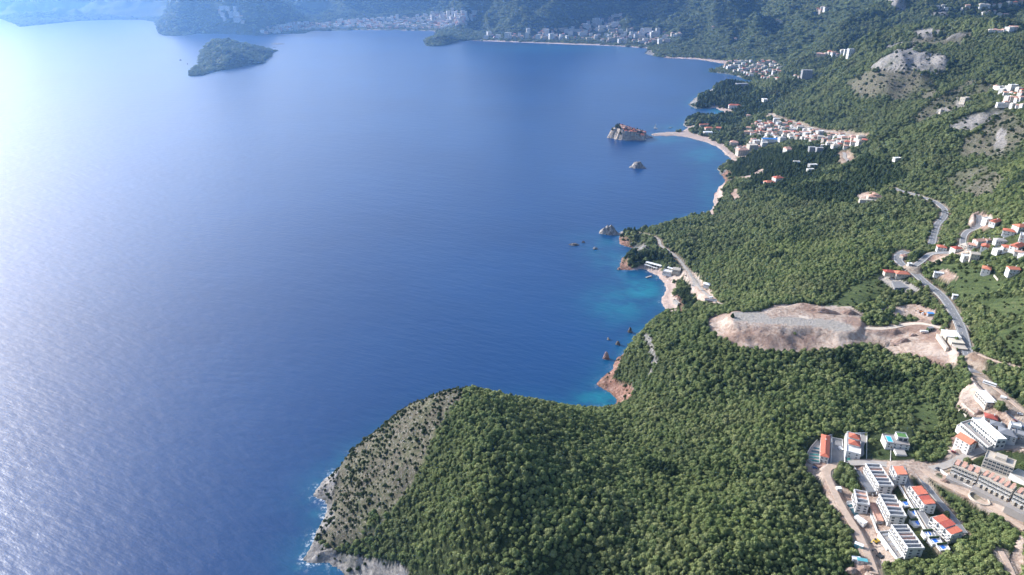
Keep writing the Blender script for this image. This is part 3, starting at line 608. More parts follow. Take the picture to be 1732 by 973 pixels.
for nm, (X, Y, Z, w, mk) in road_geo.items():
    mb = MB(); ribbon(mb, X, Y, Z, -w / 2, w / 2, 0.55, 0, 0.5)
    mats = [RM[mk]]
    if mk == 'asphalt':
        mats += [RM['paint'], RM['kerb']]
        if w > 9:
            for o in (-w / 2 + 0.8, w / 2 - 1.0): ribbon(mb, X, Y, Z, o, o + 0.22, 0.556, 1)
            for i in range(0, len(X) - 2, 3): ribbon(mb, X[i:i + 2], Y[i:i + 2], Z[i:i + 2], -0.12, 0.12, 0.556, 1)
        e = 1.2 if nm in ('hillside_lane',) else 0.35
        for a, b in ((-w / 2 - e, -w / 2), (w / 2, w / 2 + e)): ribbon(mb, X, Y, Z, a, b, 0.68, 2, 0.9)
    tag(mb.build(nm + '_road' if 'road' not in nm and 'track' not in nm and 'path' not in nm and 'lane' not in nm else nm, mats), kind='structure')

# ---- the air
hz = NT('haze'); hz.t.nodes.remove(hz.b)
pv = hz.n('ShaderNodeVolumePrincipled'); pv.inputs['Color'].default_value = (0.24, 0.50, 1.0, 1); pv.inputs['Density'].default_value = 5.4e-5
pv.inputs['Anisotropy'].default_value = 0.72
hz.l(pv.outputs[0], hz.t.nodes['Material Output'].inputs['Volume'])
hb = MB(); hb.box(-39000, 39000, -800, 18500, -31.5, 1500)
tag(hb.build('haze', hz.mat), kind='stuff')
# ------------------------------------------------------------------ building kit
EXCL = []
M_ = {'white': plain('white_plaster', (0.58, 0.57, 0.55), 0.85, 0.06, 0.4), 'cream': plain('cream_plaster', (0.45, 0.40, 0.335), 0.85, 0.08, 0.4),
      'concrete': plain('bare_concrete', (0.33, 0.31, 0.285), 0.9, 0.10, 0.5), 'grey': plain('grey_render', (0.26, 0.265, 0.275), 0.85, 0.08, 0.4),
      'red': plain('red_roof_tiles', (0.44, 0.125, 0.075), 0.85, 0.16, 0.9), 'darkred': plain('dark_red_tiles', (0.33, 0.07, 0.05), 0.85, 0.16, 0.9),
      'orange': plain('orange_roof_tiles', (0.50, 0.17, 0.10), 0.85, 0.14, 0.9), 'pink': plain('weathered_pink_tiles', (0.50, 0.29, 0.22), 0.9, 0.14, 0.8),
      'greyroof': plain('grey_roof', (0.17, 0.18, 0.20), 0.8, 0.1, 0.8), 'glass': plain('window_glass', (0.035, 0.045, 0.055), 0.12, 0.1, 0.5, spec=0.6),
      'pool': plain('pool_water', (0.03, 0.16, 0.60), 0.1, 0.1, 0.3), 'poolcyan': plain('pale_pool_water', (0.04, 0.42, 0.72), 0.1, 0.1, 0.3), 'pooldark': plain('dark_pool_water', (0.02, 0.07, 0.09), 0.08, 0.1, 0.3),
      'poolgreen': plain('green_pool_water', (0.04, 0.16, 0.14), 0.1, 0.1, 0.3), 'paving': plain('terrace_paving', (0.27, 0.25, 0.235), 0.85, 0.07, 0.5), 'pinkpave': plain('pink_paving', (0.36, 0.23, 0.18), 0.9, 0.1, 0.5),
      'lawn': plain('roof_lawn', (0.08, 0.20, 0.05), 0.95, 0.2, 1.0), 'hedge': plain('clipped_hedge', (0.03, 0.06, 0.02), 0.95, 0.3, 1.5), 'dark': plain('dark_opening', (0.05, 0.048, 0.045), 0.9, 0.1, 0.5),
      'metal': plain('white_sheet_metal', (0.72, 0.73, 0.74), 0.45, 0.04, 0.3), 'beige': plain('beige_sheet', (0.58, 0.52, 0.42), 0.7, 0.06, 0.3), 'blue': plain('blue_sheet', (0.05, 0.22, 0.55), 0.6, 0.08, 0.5),
      'teal': plain('teal_sheet', (0.10, 0.36, 0.40), 0.6, 0.1, 0.5), 'asphalt': RM['asphalt'], 'wood': plain('brown_timber', (0.20, 0.12, 0.07), 0.8, 0.15, 1.0)}
_cache = {}
def mesh_of(key, fn):
    if key not in _cache: _cache[key] = fn()
    return _cache[key]
def child(name, me, parent, loc=(0, 0, 0), rz=0.0, mat=None):
    o = bpy.data.objects.new(name, me); link(o, parent); o.location = loc; o.rotation_euler = (0, 0, rz); return o
def mesh_from(mb, name, mats):
    me = bpy.data.meshes.new(name); me.from_pydata(mb.v, [], mb.f)
    for m in (mats if isinstance(mats, (list, tuple)) else [mats]): me.materials.append(m)
    if any(mb.m): me.polygons.foreach_set('material_index', mb.m)
    me.update(); return me
def window_mesh(w, h):
    def f():
        mb = MB(); mb.box(-w / 2, w / 2, -0.04, 0.10, 0, h, 0); t = 0.09
        for a in ((-w / 2 - t, -w / 2 + 0.02, -0.12, 0.1, -t, h + t), (w / 2 - 0.02, w / 2 + t, -0.12, 0.1, -t, h + t), (-w / 2 + .021, w / 2 - .021, -0.12, 0.1, h - 0.02, h + t), (-w / 2 - .2, w / 2 + .2, -0.25, 0.1, -t * 2, -0.011), (-0.04, 0.04, -0.1, 0.09, 0.02, h - .03)):
            mb.box(*a, 1)
        return mesh_from(mb, 'window', [M_['glass'], M_['white']])
    return mesh_of(('win', w, h), f)
def balcony_mesh(w, d):
    def f():
        mb = MB(); mb.box(-w / 2, w / 2, -d, 0.05, -0.18, 0.0); mb.box(-w / 2, w / 2, -d, -d + 0.12, 0.003, 0.95)
        for s_ in (-1, 1): mb.box(s_ * w / 2 - 0.06, s_ * w / 2 + 0.06, -d + .121, 0.04, 0.003, 0.95)
        return mesh_from(mb, 'balcony', M_['white'])
    return mesh_of(('bal', w, d), f)
def roof_mb(L, Wd, h, kind, e=0.5, rise=None, x0=None):
    mb = MB(); a = L / 2 + e; b = Wd / 2 + e; t = 0.25; r = rise if rise else Wd * 0.24
    if kind == 'flat':       # a slab with parapet
        mb.box(-L / 2, L / 2, -Wd / 2, Wd / 2, h, h + 0.12)
        for q in ((-L / 2, L / 2, -Wd / 2, -Wd / 2 + .3), (-L / 2, L / 2, Wd / 2 - .3, Wd / 2), (-L / 2, -L / 2 + .3, -Wd / 2 + .301, Wd / 2 - .301), (L / 2 - .3, L / 2, -Wd / 2 + .301, Wd / 2 - .301)): mb.box(*q, h + 0.123, h + 0.8)
    elif kind == 'slab': mb.box(-a, a, -b, b, h, h + 0.35)
    elif kind == 'mono':
        mb.add([(-a, -b, h), (a, -b, h), (a, b, h + r), (-a, b, h + r), (-a, -b, h + t), (a, -b, h + t), (a, b, h + r + t), (-a, b, h + r + t)], [(3, 2, 1, 0), (4, 5, 6, 7), (0, 1, 5, 4), (1, 2, 6, 5), (2, 3, 7, 6), (3, 0, 4, 7)])
    else:
        k = 0.0 if kind == 'gable' else min(b, a * 0.95)
        vs = [(-a, -b, h), (a, -b, h), (a, b, h), (-a, b, h), (-a, -b, h + t), (a, -b, h + t), (a, b, h + t), (-a, b, h + t), (-a + k, 0, h + r + t), (a - k, 0, h + r + t)]
        mb.add(vs, [(3, 2, 1, 0), (0, 1, 5, 4), (1, 2, 6, 5), (2, 3, 7, 6), (3, 0, 4, 7), (4, 5, 9, 8), (6, 7, 8, 9), (5, 6, 9), (7, 4, 8)])
    return mb
def add_windows(root, L, Wd, z0, storeys, sh, n_front, n_side, ww=1.3, wh=1.5, faces='fbse', balcony=False, nm='window', z_off=0.9):
    for s_ in range(storeys):
        z = z0 + s_ * sh + z_off
        for i in range(n_front):
            x = -L / 2 + (i + .5) * L / n_front
            if 'f' in faces:
                child(nm, window_mesh(ww, wh), root, (x, -Wd / 2, z), 0)
                if balcony and s_ > 0: child('balcony', balcony_mesh(min(L / n_front * .78, 3.6), 1.3), root, (x, -Wd / 2, z - z_off), 0)
            if 'b' in faces: child(nm, window_mesh(ww, wh), root, (x, Wd / 2, z), pi)
        for i in range(n_side):
            y = -Wd / 2 + (i + .5) * Wd / n_side
            if 's' in faces: child(nm, window_mesh(ww, wh), root, (-L / 2, y, z), -pi / 2)
            if 'e' in faces: child(nm, window_mesh(ww, wh), root, (L / 2, y, z), pi / 2)
def base_height(x, y, rz, L, Wd):
    ca, sa = cos(rz), sin(rz); z = [ground(x + a * L / 2 * ca - b * Wd / 2 * sa, y + a * L / 2 * sa + b * Wd / 2 * ca) for a in (-1, 0, 1) for b in (-1, 0, 1)]
    return 0.4 * max(z) + 0.6 * sum(z) / 9
def house(label, px, py, L, Wd, h, rz=0.0, roof='gable', rm='red', wm='white', st=2, nf=3, ns=2, name='house', cat='house', group=None, chimney=True, windows='fbse', balcony=False, at=None, plinth=4.0, ww=1.3, wh=1.5, door=True, rise=None, z=None):
    x, y, zz = at if at else hit1(px, py)
    bz = z if z is not None else base_height(x, y, rz, L, Wd)
    r = empty(name, (x, y, bz), rz); tag(r, label, cat, group); EXCL.append((x, y, max(L, Wd) * 0.52 + 1.5))
    if L > Wd * 1.5:
        for k in (-.35, .35): EXCL.append((x + cos(rz) * L * k, y + sin(rz) * L * k, Wd * .6 + 1.5))
    wb = MB(); wb.box(-L / 2, L / 2, -Wd / 2, Wd / 2, -plinth, h)
    if roof == 'gable':
        rr = rise if rise else Wd * 0.24
        e_ = Wd / 2
        for s_ in (-1, 1): x_ = s_ * (L / 2 - .002); wb.add([(x_, -e_, h), (x_, e_, h), (x_, 0, h + rr), (x_ - s_ * .3, -e_, h), (x_ - s_ * .3, e_, h), (x_ - s_ * .3, 0, h + rr)], [(0, 1, 2), (5, 4, 3), (0, 2, 5, 3), (1, 4, 5, 2)])
    wb.build('wall', M_[wm], r)
    ro = roof_mb(L, Wd, h, roof, rise=rise).build('roof', M_[rm], r)
    if chimney and roof in ('gable', 'hip'):
        cb = MB(); cb.box(L * .18, L * .18 + .8, -.4, .4, h + Wd * .10, h + Wd * .24 + 1.3); cb.box(L * .18 - .1, L * .18 + .9, -.5, .5, h + Wd * .24 + 1.303, h + Wd * .24 + 1.5); cb.build('chimney', M_[wm], ro)
    if windows: add_windows(r, L, Wd, 0.0, st, h / max(st, 1), nf, ns, ww, min(wh, h / max(st, 1) * .6), windows, balcony)
    if door:
        db = MB(); db.box(-L * .5 + L / (nf * 1.0) - .5, -L * .5 + L / (nf * 1.0) + .5, -Wd / 2 - .06, -Wd / 2 + .1, .02, 2.1); db.build('door', M_['wood'], r)
    return r
def local(r, pts, z):
    ca, sa = cos(-r.rotation_euler.z), sin(-r.rotation_euler.z); out = []
    for a, b in pts:
        x, y = W(a, b, z); x -= r.location.x; y -= r.location.y; out.append((x * ca - y * sa, x * sa + y * ca))
    return out
def ccw(p):
    a = sum(p[i][0] * p[(i + 1) % len(p)][1] - p[(i + 1) % len(p)][0] * p[i][1] for i in range(len(p))); return p if a > 0 else p[::-1]
def slab(r, name, pts, z, th, mat, wall=None, wall_m='white', dz=0.0):
    """a level terrace with the outline of the given pixels at height z, child of r"""
    p = ccw(local(r, pts, z)); mb = MB(); mb.prism(p, z - r.location.z - th, z - r.location.z + dz); o = mb.build(name, M_[mat], r)
    if wall:
        wb = MB(); n = len(p); zb = z - r.location.z
        for i in range(n):
            a, b = p[i], p[(i + 1) % n]; dx, dy = b[0] - a[0], b[1] - a[1]; L_ = math.hypot(dx, dy) + 1e-6; nx, ny = dy / L_ * .18, -dx / L_ * .18
            wb.prism(ccw([(a[0] - nx * .3, a[1] - ny * .3), (b[0] - nx * .3, b[1] - ny * .3), (b[0] + nx * 1.7, b[1] + ny * 1.7), (a[0] + nx * 1.7, a[1] + ny * 1.7)]), zb - th + .1 + .01 * i, zb + wall + .004 * i)
        wb.build('boundary_wall', M_[wall_m], r)
    return o
def pool(r, pts, z, mat='pool'):
    p = ccw(local(r, pts, z)); zz = z - r.location.z; cxm = sum(a for a, _ in p) / len(p); cym = sum(b for _, b in p) / len(p)
    rim = MB(); q = [(cxm + (a - cxm) * 1.16, cym + (b - cym) * 1.16) for a, b in p]; rim.prism(q, zz - .3, zz + .10)
    o = rim.build('pool', M_['paving'], r)
    wv = MB(); wv.prism(p, zz - .2, zz + .16); wv.build('pool_water', M_[mat], o); return o
def axis(a, b, z):
    """world centre, length and direction of the line between two pixels at height z"""
    x0, y0 = W(*a, z); x1, y1 = W(*b, z); return (x0 + x1) / 2, (y0 + y1) / 2, math.hypot(x1 - x0, y1 - y0), math.atan2(y1 - y0, x1 - x0)
# ------------------------------------------------------------------ the new villas on the near slope
def gz(px, py): return hit1(px, py)[2]
# five villas in one row with small dark pools in a fan
z = gz(1394, 778) + 1
cx, cy, L, rz = axis((1395, 771), (1396.5, 738), z + 7)
r = house('row of terraced villas under one red roof with five narrow dark pools', 0, 0, L + 3, 7, 7, rz, 'hip', 'red', st=2, nf=7, ns=2, at=(cx, cy, z), name='terraced_villas', cat='villa row', z=z, windows='fbse', ww=1.6)
slab(r, 'terrace', [(1366, 777), (1366, 766), (1372, 756), (1381, 746), (1389, 741), (1388, 775), (1386, 784), (1375, 783)], z + .3, 5, 'paving', wall=1.0)
for i in range(5):
    y = 756.5 + i * 5.2; x0 = (1376, 1372.5, 1369.5, 1368.5, 1371)[i]; pool(r, [(x0, y), (1386, y + 2.0), (1386, y + 4.4), (x0, y + 2.6)], z + .35, 'poolgreen' if i > 1 else 'pooldark')
slab(r, 'paved_yard', [(1376, 784), (1390, 779), (1402, 781), (1402, 789), (1385, 789)], z + .2, 5, 'pinkpave')
slab(r, 'car_park', [(1408, 741), (1424, 744), (1428, 782), (1406, 786)], z - .1, 4, 'asphalt', wall=.8)
slab(r, 'side_walk', [(1401, 738), (1406.5, 736), (1404.5, 786), (1400, 788)], z + .4, 5, 'grey', wall=1.0)
# pair of villas
z = gz(1443, 775) + 1
cx, cy, L, rz = axis((1444, 762), (1444.5, 735), z + 7)
r = house('white twin villa with two small red hipped roofs and a walled yard', 0, 0, L + 6, 12, 6.2, rz, 'flat', 'white', st=2, nf=5, ns=2, at=(cx, cy, z), name='villa', cat='villa', z=z, chimney=False)
for k in (.32, -.10):
    rb = roof_mb(7.0, 9.0, 8.2, 'hip', rise=2.6); rb.v = [(x + k * L, y - .3, zz) for x, y, zz in rb.v]; rb.build('roof', M_['red'], r)
    ub = MB(); ub.box(k * L - 3.5, k * L + 3.5, -4.7, 4.2, 6.3, 8.2); ub.build('upper_storey', M_['white'], r)
slab(r, 'yard', [(1429, 784), (1430, 735), (1466, 733), (1465, 782)], z - .2, 5, 'paving', wall=1.2)
pool(r, [(1432, 775), (1438, 774), (1438.5, 779), (1432.5, 780)], z + .1, 'poolgreen')
# modern white villa
z = gz(1515, 765) + 1
cx, cy, L, rz = axis((1498, 742), (1533, 746), z + 5)
r = house('modern white flat roofed villa with green roof lawn and bright blue pool', 0, 0, 20, 14, 5, rz, 'flat', 'paving', st=2, nf=4, ns=3, at=(cx, cy, z), name='villa', cat='villa', z=z, chimney=False)
ub = MB(); ub.box(0.5, 9.8, -1, 6.8, 5.2, 8.6); ub.build('upper_storey', M_['white'], r)
lb = MB(); lb.box(1.3, 8.8, -.2, 6.0, 8.603, 8.8); lb.build('roof_lawn', M_['lawn'], r)
for q in ((-.0, 9.9, -1.1, -.8), (.0, 9.9, 6.6, 6.9)):
    pb = MB(); pb.box(q[0] + .5, q[1], q[2], q[3], 8.604, 9.4); pb.build('parapet', M_['white'], r)
for i in range(2):
    pb = MB(); pb.box(2 + i * 4, 4.8 + i * 4, -1.4, -.95, 5.6, 8.0); pb.build('window', M_['glass'], r)
rim = MB(); rim.box(-8.8, -3.4, -5.6, 4.0, 5.3, 5.6); po = rim.build('pool', M_['white'], r)
wv = MB(); wv.box(-8.2, -4.0, -5.0, 3.4, 5.45, 5.65); wv.build('pool_water', M_['poolcyan'], po)
slab(r, 'lower_yard', [(1506, 782), (1507, 757), (1530, 757), (1526, 782)], z - 2.0, 5, 'paving', wall=1.0)
gb = MB(); gb.box(-3.5, 5.5, -17, -8, -4, 1.2); gb.build('garage', M_['white'], r)
gb = MB(); gb.box(-3.2, 5.2, -16.7, -8.3, 1.203, 1.4); gb.build('garage_roof', M_['concrete'], r)
# villa rows still being finished: white frames with open roof bays
def frame_row(label, a, b, width, h, bays, side=-1, zz=None, extra=None, reds=(1, 3)):
    mx, my = (a[0] + b[0]) / 2, (a[1] + b[1]) / 2; z = (zz if zz else gz(mx, my + h * 1.2)) + .6
    cx, cy, L, rz = axis(a, b, z + h)
    r = house(label, 0, 0, L, width, h - 1.2, rz, 'slab', 'concrete', st=3, nf=bays, ns=2, at=(cx, cy, z), name='villa_row', cat='villa row', z=z, chimney=False, balcony=True, plinth=7, ww=2.0, wh=1.8, group='unfinished white villa rows')
    n = bays + 1
    for i in range(n):
        x = -L / 2 + i * L / bays
        bm_ = MB(); bm_.box(x - .25, x + .25, -width / 2 - .3, width / 2 + .3, h - 1.0 + .3, h + 1.0); bm_.build('roof_beam', M_['white'], r)
    for s_ in (-1, 1):
        bm_ = MB(); bm_.box(-L / 2 - .3, L / 2 + .3, s_ * (width / 2 + .1) - .3, s_ * (width / 2 + .1) + .3, h - .9 + .3, h + 1.05); bm_.build('roof_beam', M_['white'], r)
    for i in range(bays):
        x0 = -L / 2 + i * L / bays + .27; x1 = x0 + L / bays - .54
        ob = MB(); ob.box(x0, x1, -width / 2 + .3, width / 2 - .3, h - .84, h - .55 + .02 * i); ob.build('roof_bay', M_['pink'] if i in reds else M_['greyroof'], r)
    return r, z, L
frame_row('unfinished white villa row nearest the dirt road bend, open beams over its roof', (1476, 786), (1499, 822), 12, 9, 6)
r1, z1, _ = frame_row('unfinished white villa row in the middle of the site with pink roof bays', (1500, 838), (1519, 873), 12, 9.5, 5, reds=(2,))
r2, z2, _ = frame_row('unfinished white villa row lowest on the site beside walled empty pool terraces', (1521, 889), (1549, 928), 12, 9.5, 6, reds=(2, 3))
slab(r2, 'pool_terrace', [(1486, 901), (1508, 899), (1543, 936), (1518, 946)], z2 - 1.5, 7, 'paving', wall=1.2)
for i in range(4):
    a = i / 4.0; x = 1493 + 27 * a; y = 903 + 34 * a; pool(r2, [(x, y), (x + 12, y - 1.5), (x + 14, y + 2), (x + 3, y + 4)], z2 - 1.4, 'grey')
r3, z3, _ = frame_row('small unfinished villa with dark pink roof bays beside the site track', (1455, 831), (1460, 853), 9, 9, 3, reds=(0, 1))
slab(r3, 'pool_terrace', [(1426, 857), (1434, 849), (1448, 850), (1456, 868), (1472, 866), (1474, 876), (1446, 879)], z3 - 1.5, 7, 'white', wall=1.0)
for q in ([(1430, 855), (1440, 853), (1443, 857), (1434, 859)], [(1437, 861), (1447, 859), (1452, 870), (1444, 872)], [(1457, 869), (1470, 867), (1471, 872), (1459, 873)]): pool(r3, q, z3 - 1.4, 'pooldark')
# rows of parking shelters
def low_row(label, a, b, w, h, rm, name='garage_row', cat='garages'):
    z = gz((a[0] + b[0]) / 2, (a[1] + b[1]) / 2) + .3; cx, cy, L, rz = axis(a, b, z + h)
    return house(label, 0, 0, L, w, h, rz, 'flat', rm, 'concrete', st=1, nf=4, ns=1, at=(cx, cy, z), name=name, cat=cat, z=z, chimney=False, plinth=4)
low_row('long low grey garage row behind a white wall, beside the lone tree clump', (1447, 796), (1475, 833), 6.5, 2.8, 'greyroof')
low_row('low garage row with weathered pink roof between two villa rows', (1474, 851), (1489, 882), 5.5, 2.8, 'pink')
# finished rows with red roofs
def red_row(label, a, b, width, h, units, rms, wside=-1, bal=True):
    z = gz((a[0] + b[0]) / 2, (a[1] + b[1]) / 2 + h * 1.3) + .5; cx, cy, L, rz = axis(a, b, z + h)
    r = house(label, 0, 0, L, width, h, rz, 'flat', 'white', st=3, nf=units * 2, ns=2, at=(cx, cy, z), name='villa_row', cat='villa row', z=z, chimney=False, balcony=bal, plinth=7, ww=1.5)
    for i in range(units):
        x0 = -L / 2 + i * L / units; l = L / units; st_ = (i % 2) * .7
        rb = roof_mb(l - 1.0, width - 1.6, h + .4 + st_, 'mono', e=.2, rise=1.3); rb.v = [(x + x0 + l / 2, y, q) for x, y, q in rb.v]; rb.build('roof', M_[rms[i % len(rms)]], r)
        db = MB(); db.box(x0 - .15, x0 + .15, -width / 2 - 1.2, width / 2 - .1, 0, h + .9); db.build('party_wall', M_['white'], r)
    return r, z
red_row('short white villa block with one orange roof beside the road junction', (1518, 790), (1526, 806), 9, 8, 2, ('orange',))
red_row('white villa row with stepped red roofs behind the garden pools', (1549, 824), (1573, 856), 9.5, 8.5, 4, ('red', 'red', 'darkred'))
re3, ze3 = red_row('longest white villa row with two broad red roofs and six windows a floor', (1585, 874), (1619, 904), 11, 9.5, 3, ('red', 'darkred', 'red'))
z = gz(1560, 890)
def garden(px, py, label, w=20, z=None):
    x, y, zz = hit1(px, py); e = empty('garden_pool', (x, y, zz)); tag(e, label, 'swimming pool', 'blue pools below the red roofed rows'); EXCL.append((x, y, 9))
    zt = zz + .8
    slab(e, 'terrace', [(px - w * .62, py - 5), (px + w * .38, py - 6), (px + w * .75, py + 4), (px - w * .18, py + 5.5)], zt, 5, 'white', wall=.5)
    p = ccw(local(e, [(px - 5, py - 2.6), (px + 1, py - 4), (px + 6, py + 1), (px + .5, py + 3)], zt)); mb = MB(); mb.prism(p, zt - zz - .3, zt - zz + .12); mb.build('pool_water', M_['pool'], e)
    hp = ccw(local(e, [(px - w * .55, py - 7.0), (px + w * .45, py - 8), (px + w * .48, py - 6.6), (px - w * .52, py - 5.4)], zt + 1)); mb = MB(); mb.prism(hp, -1, zt - zz + 1.5); mb.build('hedge', M_['hedge'], e)
for a, b, l in ((1532, 852, 'uppermost small blue pool, below the stepped red roofs'), (1547, 868, 'second blue pool down, on a narrow white terrace'), (1552, 885, 'blue pool on the widest white terrace of the row'),
                (1570, 903, 'blue pool facing the corner of the longest red roofed row'), (1581, 915, 'blue pool between two dark hedges below the longest row'), (1594, 926, 'lowest blue pool at the pointed end of the terraces')):
    garden(a, b, l, 22 if a == 1552 else 17)
# white hotel
z = gz(1660, 748) + 1
cx, cy, L, rz = axis((1652, 707), (1695, 744), z + 9)
r = house('long white hotel wing with two rows of square windows over a dark pool', 0, 0, L, 9, 9, rz, 'flat', 'white', st=2, nf=11, ns=2, at=(cx, cy, z), name='hotel', cat='hotel', z=z, chimney=False, ww=2.3, wh=2.2, plinth=6)
slab(r, 'pool_deck', [(1625, 716), (1648, 709), (1692, 748), (1672, 757)], z + 0.6, 7, 'paving', wall=.9)
pool(r, [(1636, 716.5), (1642, 714), (1657, 728), (1650, 731)], z + 0.7, 'pooldark')
slab(r, 'front_terrace', [(1619, 720), (1625, 717), (1672, 758), (1668, 763)], z - 3, 7, 'concrete', wall=.6)
slab(r, 'canopy', [(1668, 735), (1676, 731), (1692, 742), (1683, 747)], z + 6, .5, 'metal')
p0 = local(r, [(1626, 719)], z + 1)[0]; p1 = local(r, [(1671, 757.5)], z + 1)[0]
for i in range(14):
    t_ = (i + .5) / 14; a = (p0[0] + (p1[0] - p0[0]) * t_, p0[1] + (p1[1] - p0[1]) * t_)
    child('window', window_mesh(2.0, 2.2), r, (a[0], a[1] - .35, -1.2), math.atan2(p1[1] - p0[1], p1[0] - p0[0]))
# the house with a steep red gable and others
house('tall white house with an orange gable standing alone below the hotel', 1630, 757, 13, 9.5, 9.5, R(-66), 'gable', 'orange', st=3, nf=3, ns=2, rise=3.5)
house('white house with a small bright red roof just above the hotel wing', 1673, 714, 10, 8, 4.5, R(-30), 'hip', 'darkred', st=2)
house('white house with a grey tiled roof above the middle of the hotel wing', 1684, 727, 11, 8, 4.5, R(-32), 'hip', 'greyroof', st=2)
house('largest grey roofed house, beside the upper end of the hotel', 1701, 741, 14, 11, 5.5, R(-35), 'hip', 'greyroof', st=3, nf=4)
house('small white cube house near parked cars by the highway', 1716, 724, 8, 6, 4, R(-25), 'flat', 'white', st=1)
house('grey house at the right edge above the concrete apartments', 1726, 744, 12, 9, 5, R(-35), 'flat', 'grey', 'grey', st=2)
# hall with long white sheet roof
z = gz(1668, 684); cx, cy, L, rz = axis((1660, 662), (1677, 680), z + 6)
house('open sided hall with a long white sheet metal roof beside the highway', 0, 0, L + 2, 9, 6, rz, 'slab', 'metal', 'cream', st=2, nf=6, ns=2, at=(cx, cy, z), name='roadside_hall', cat='hall', z=z, chimney=False, ww=2.2, wh=1.8)
# rows of pink roofed town houses
def pink_row(label, a, b, units, h=9.5, w=10):
    z = gz((a[0] + b[0]) / 2, (a[1] + b[1]) / 2 + 14) + .5; cx, cy, L, rz = axis(a, b, z + h)
    r = house(label, 0, 0, L, w, h, rz, 'flat', 'cream', 'cream', st=3, nf=units * 2, ns=2, at=(cx, cy, z), name='town_house_row', cat='row houses', z=z, chimney=False, balcony=True, plinth=7, ww=2.0, wh=1.9, group='rows of pink roofed town houses')
    for i in range(units):
        x0 = -L / 2 + i * L / units; l = L / units
        rb = roof_mb(l - 2.2, w - 3, h + .6 + (i % 2) * .6, 'mono', e=.2, rise=1.2); rb.v = [(x + x0 + l / 2, y + 1, q) for x, y, q in rb.v]; rb.build('roof', M_['pink'], r)
        db = MB(); db.box(x0 + l * .25, x0 + l * .75, -w / 2 - 2.2, -w / 2 - .05, 0, 3.0); db.build('porch', M_['cream'], r)
    db = MB(); db.box(-L / 2 - 1, L / 2 + 1, -w / 2 - 7, -w / 2 - .1, -7, -.2); db.build('terrace', M_['paving'], r)
pink_row('cream row of town houses with pink roofs, first below the road bend', (1614, 783), (1657, 801), 4)
pink_row('longest cream row of town houses with weathered pink roofs', (1662, 801), (1716, 828), 6)
pink_row('cream row of town houses cut off by the right edge', (1720, 830), (1760, 850), 4)
# concrete apartment shell
z = gz(1690, 802) + .5; cx, cy, L, rz = axis((1668, 768), (1717, 786), z + 13)
r = house('unfinished cream concrete apartment block with rows of open window holes', 0, 0, L, 13, 13, rz, 'flat', 'cream', 'cream', st=4, nf=7, ns=3, at=(cx, cy, z), name='apartment_block', cat='apartment block', z=z, chimney=False, ww=2.4, wh=1.9)
db = MB(); db.box(-L / 2 - 6, L / 2 + 1, -13, -6.6, -7, 3.0); db.build('podium', M_['cream'], r)
ub = MB(); ub.box(-4, 4, -2, 5, 13.2, 15.6); ub.build('stair_tower', M_['cream'], r)
z = gz(1725, 815) + .5
e = empty('concrete_deck', (*W(1725, 808, z), z)); tag(e, 'flat cream concrete deck joined to the apartment shell at the edge', 'deck'); slab(e, 'deck', [(1709, 801), (1722, 794), (1750, 806), (1745, 824)], z + 3, 9, 'cream', wall=.6)
# oval walled basin
x, y, z = hit1(1656, 846); e = empty('oval_basin', (x, y, z)); tag(e, 'oval walled basin of pale concrete below the pink roofed rows', 'basin'); EXCL.append((x, y, 12))
mb = MB(); N = 28
ax0, ax1 = np.array(W(1641, 833, z + 1)), np.array(W(1672, 856, z + 1)); u = (ax1 - ax0) / 2; ul = np.hypot(*u); u /= ul; v = np.array([-u[1], u[0]]); c0 = (ax0 + ax1) / 2 - np.array([x, y])
ring = [(c0 + u * ul * cos(2 * pi * i / N) * k + v * 6.2 * sin(2 * pi * i / N) * k) for k in (1.0, .9) for i in range(N)]
vs = [(p[0], p[1], q) for q in (-4, 2.0) for p in ring]
fs = []
for i in range(N):
    j = (i + 1) % N; fs += [(i, j, 2 * N + j, 2 * N + i), (N + j, N + i, 3 * N + i, 3 * N + j), (2 * N + i, 2 * N + j, 3 * N + j, 3 * N + i)]
mb.add(vs, fs); mb.build('basin_wall', M_['cream'], e); mb = MB(); mb.prism([tuple(ring[N + i]) for i in range(N)], -4, .5); mb.build('basin_floor', plain('basin_earth', (0.22, 0.19, 0.13), .95, .15, .5), e)

# ------------------------------------------------------------------ along the highway
r = house('white roofed depot with a beige middle roof between highway and earthworks', 1606, 574, 15, 16, 6, R(-12), 'slab', 'metal', 'cream', st=1, nf=3, ns=3, name='depot', cat='depot', chimney=False)
mb = MB(); mb.box(-5.5, 7, -20, -8.8, -4, 5.0); mb.build('annex', M_['cream'], r); mb = MB(); mb.box(-6, 7.5, -20.4, -8.82, 5.004, 5.4); mb.build('annex_roof', M_['beige'], r)
mb = MB(); mb.box(-5, 7, -30, -20.5, -4, 3.2); mb.build('store', M_['concrete'], r); mb = MB(); mb.box(-5.4, 7.4, -30.3, -20.6, 3.203, 3.5); mb.build('store_roof', M_['cream'], r)
mb = MB(); mb.box(-13, -10.5, -28, 4, -3, 2.6); mb.build('side_shed', M_['cream'], r)
r = house('roadside restaurant with orange hipped roof and dark red side roof', 1524, 468, 17, 11, 3.8, R(-8), 'hip', 'orange', 'cream', st=1, nf=5, ns=2, name='restaurant', cat='restaurant')
mb = roof_mb(13, 9, 3.4, 'hip', rise=1.6); mb.v = [(a - 15, b + 4, c) for a, b, c in mb.v]; mb.build('side_roof', M_['darkred'], r); mb = MB(); mb.box(-21, -8.9, 0, 8, -3, 3.4); mb.build('side_wall', M_['cream'], r)
slab(r, 'car_park', [(1508, 476), (1537, 475), (1550, 486), (1514, 487)], gz(1528, 481) + .3, 3, 'asphalt')
house('small pale pink house by the first bend above the restaurant', 1527, 437, 7, 6, 4, R(20), 'gable', 'pink', 'cream', st=1)
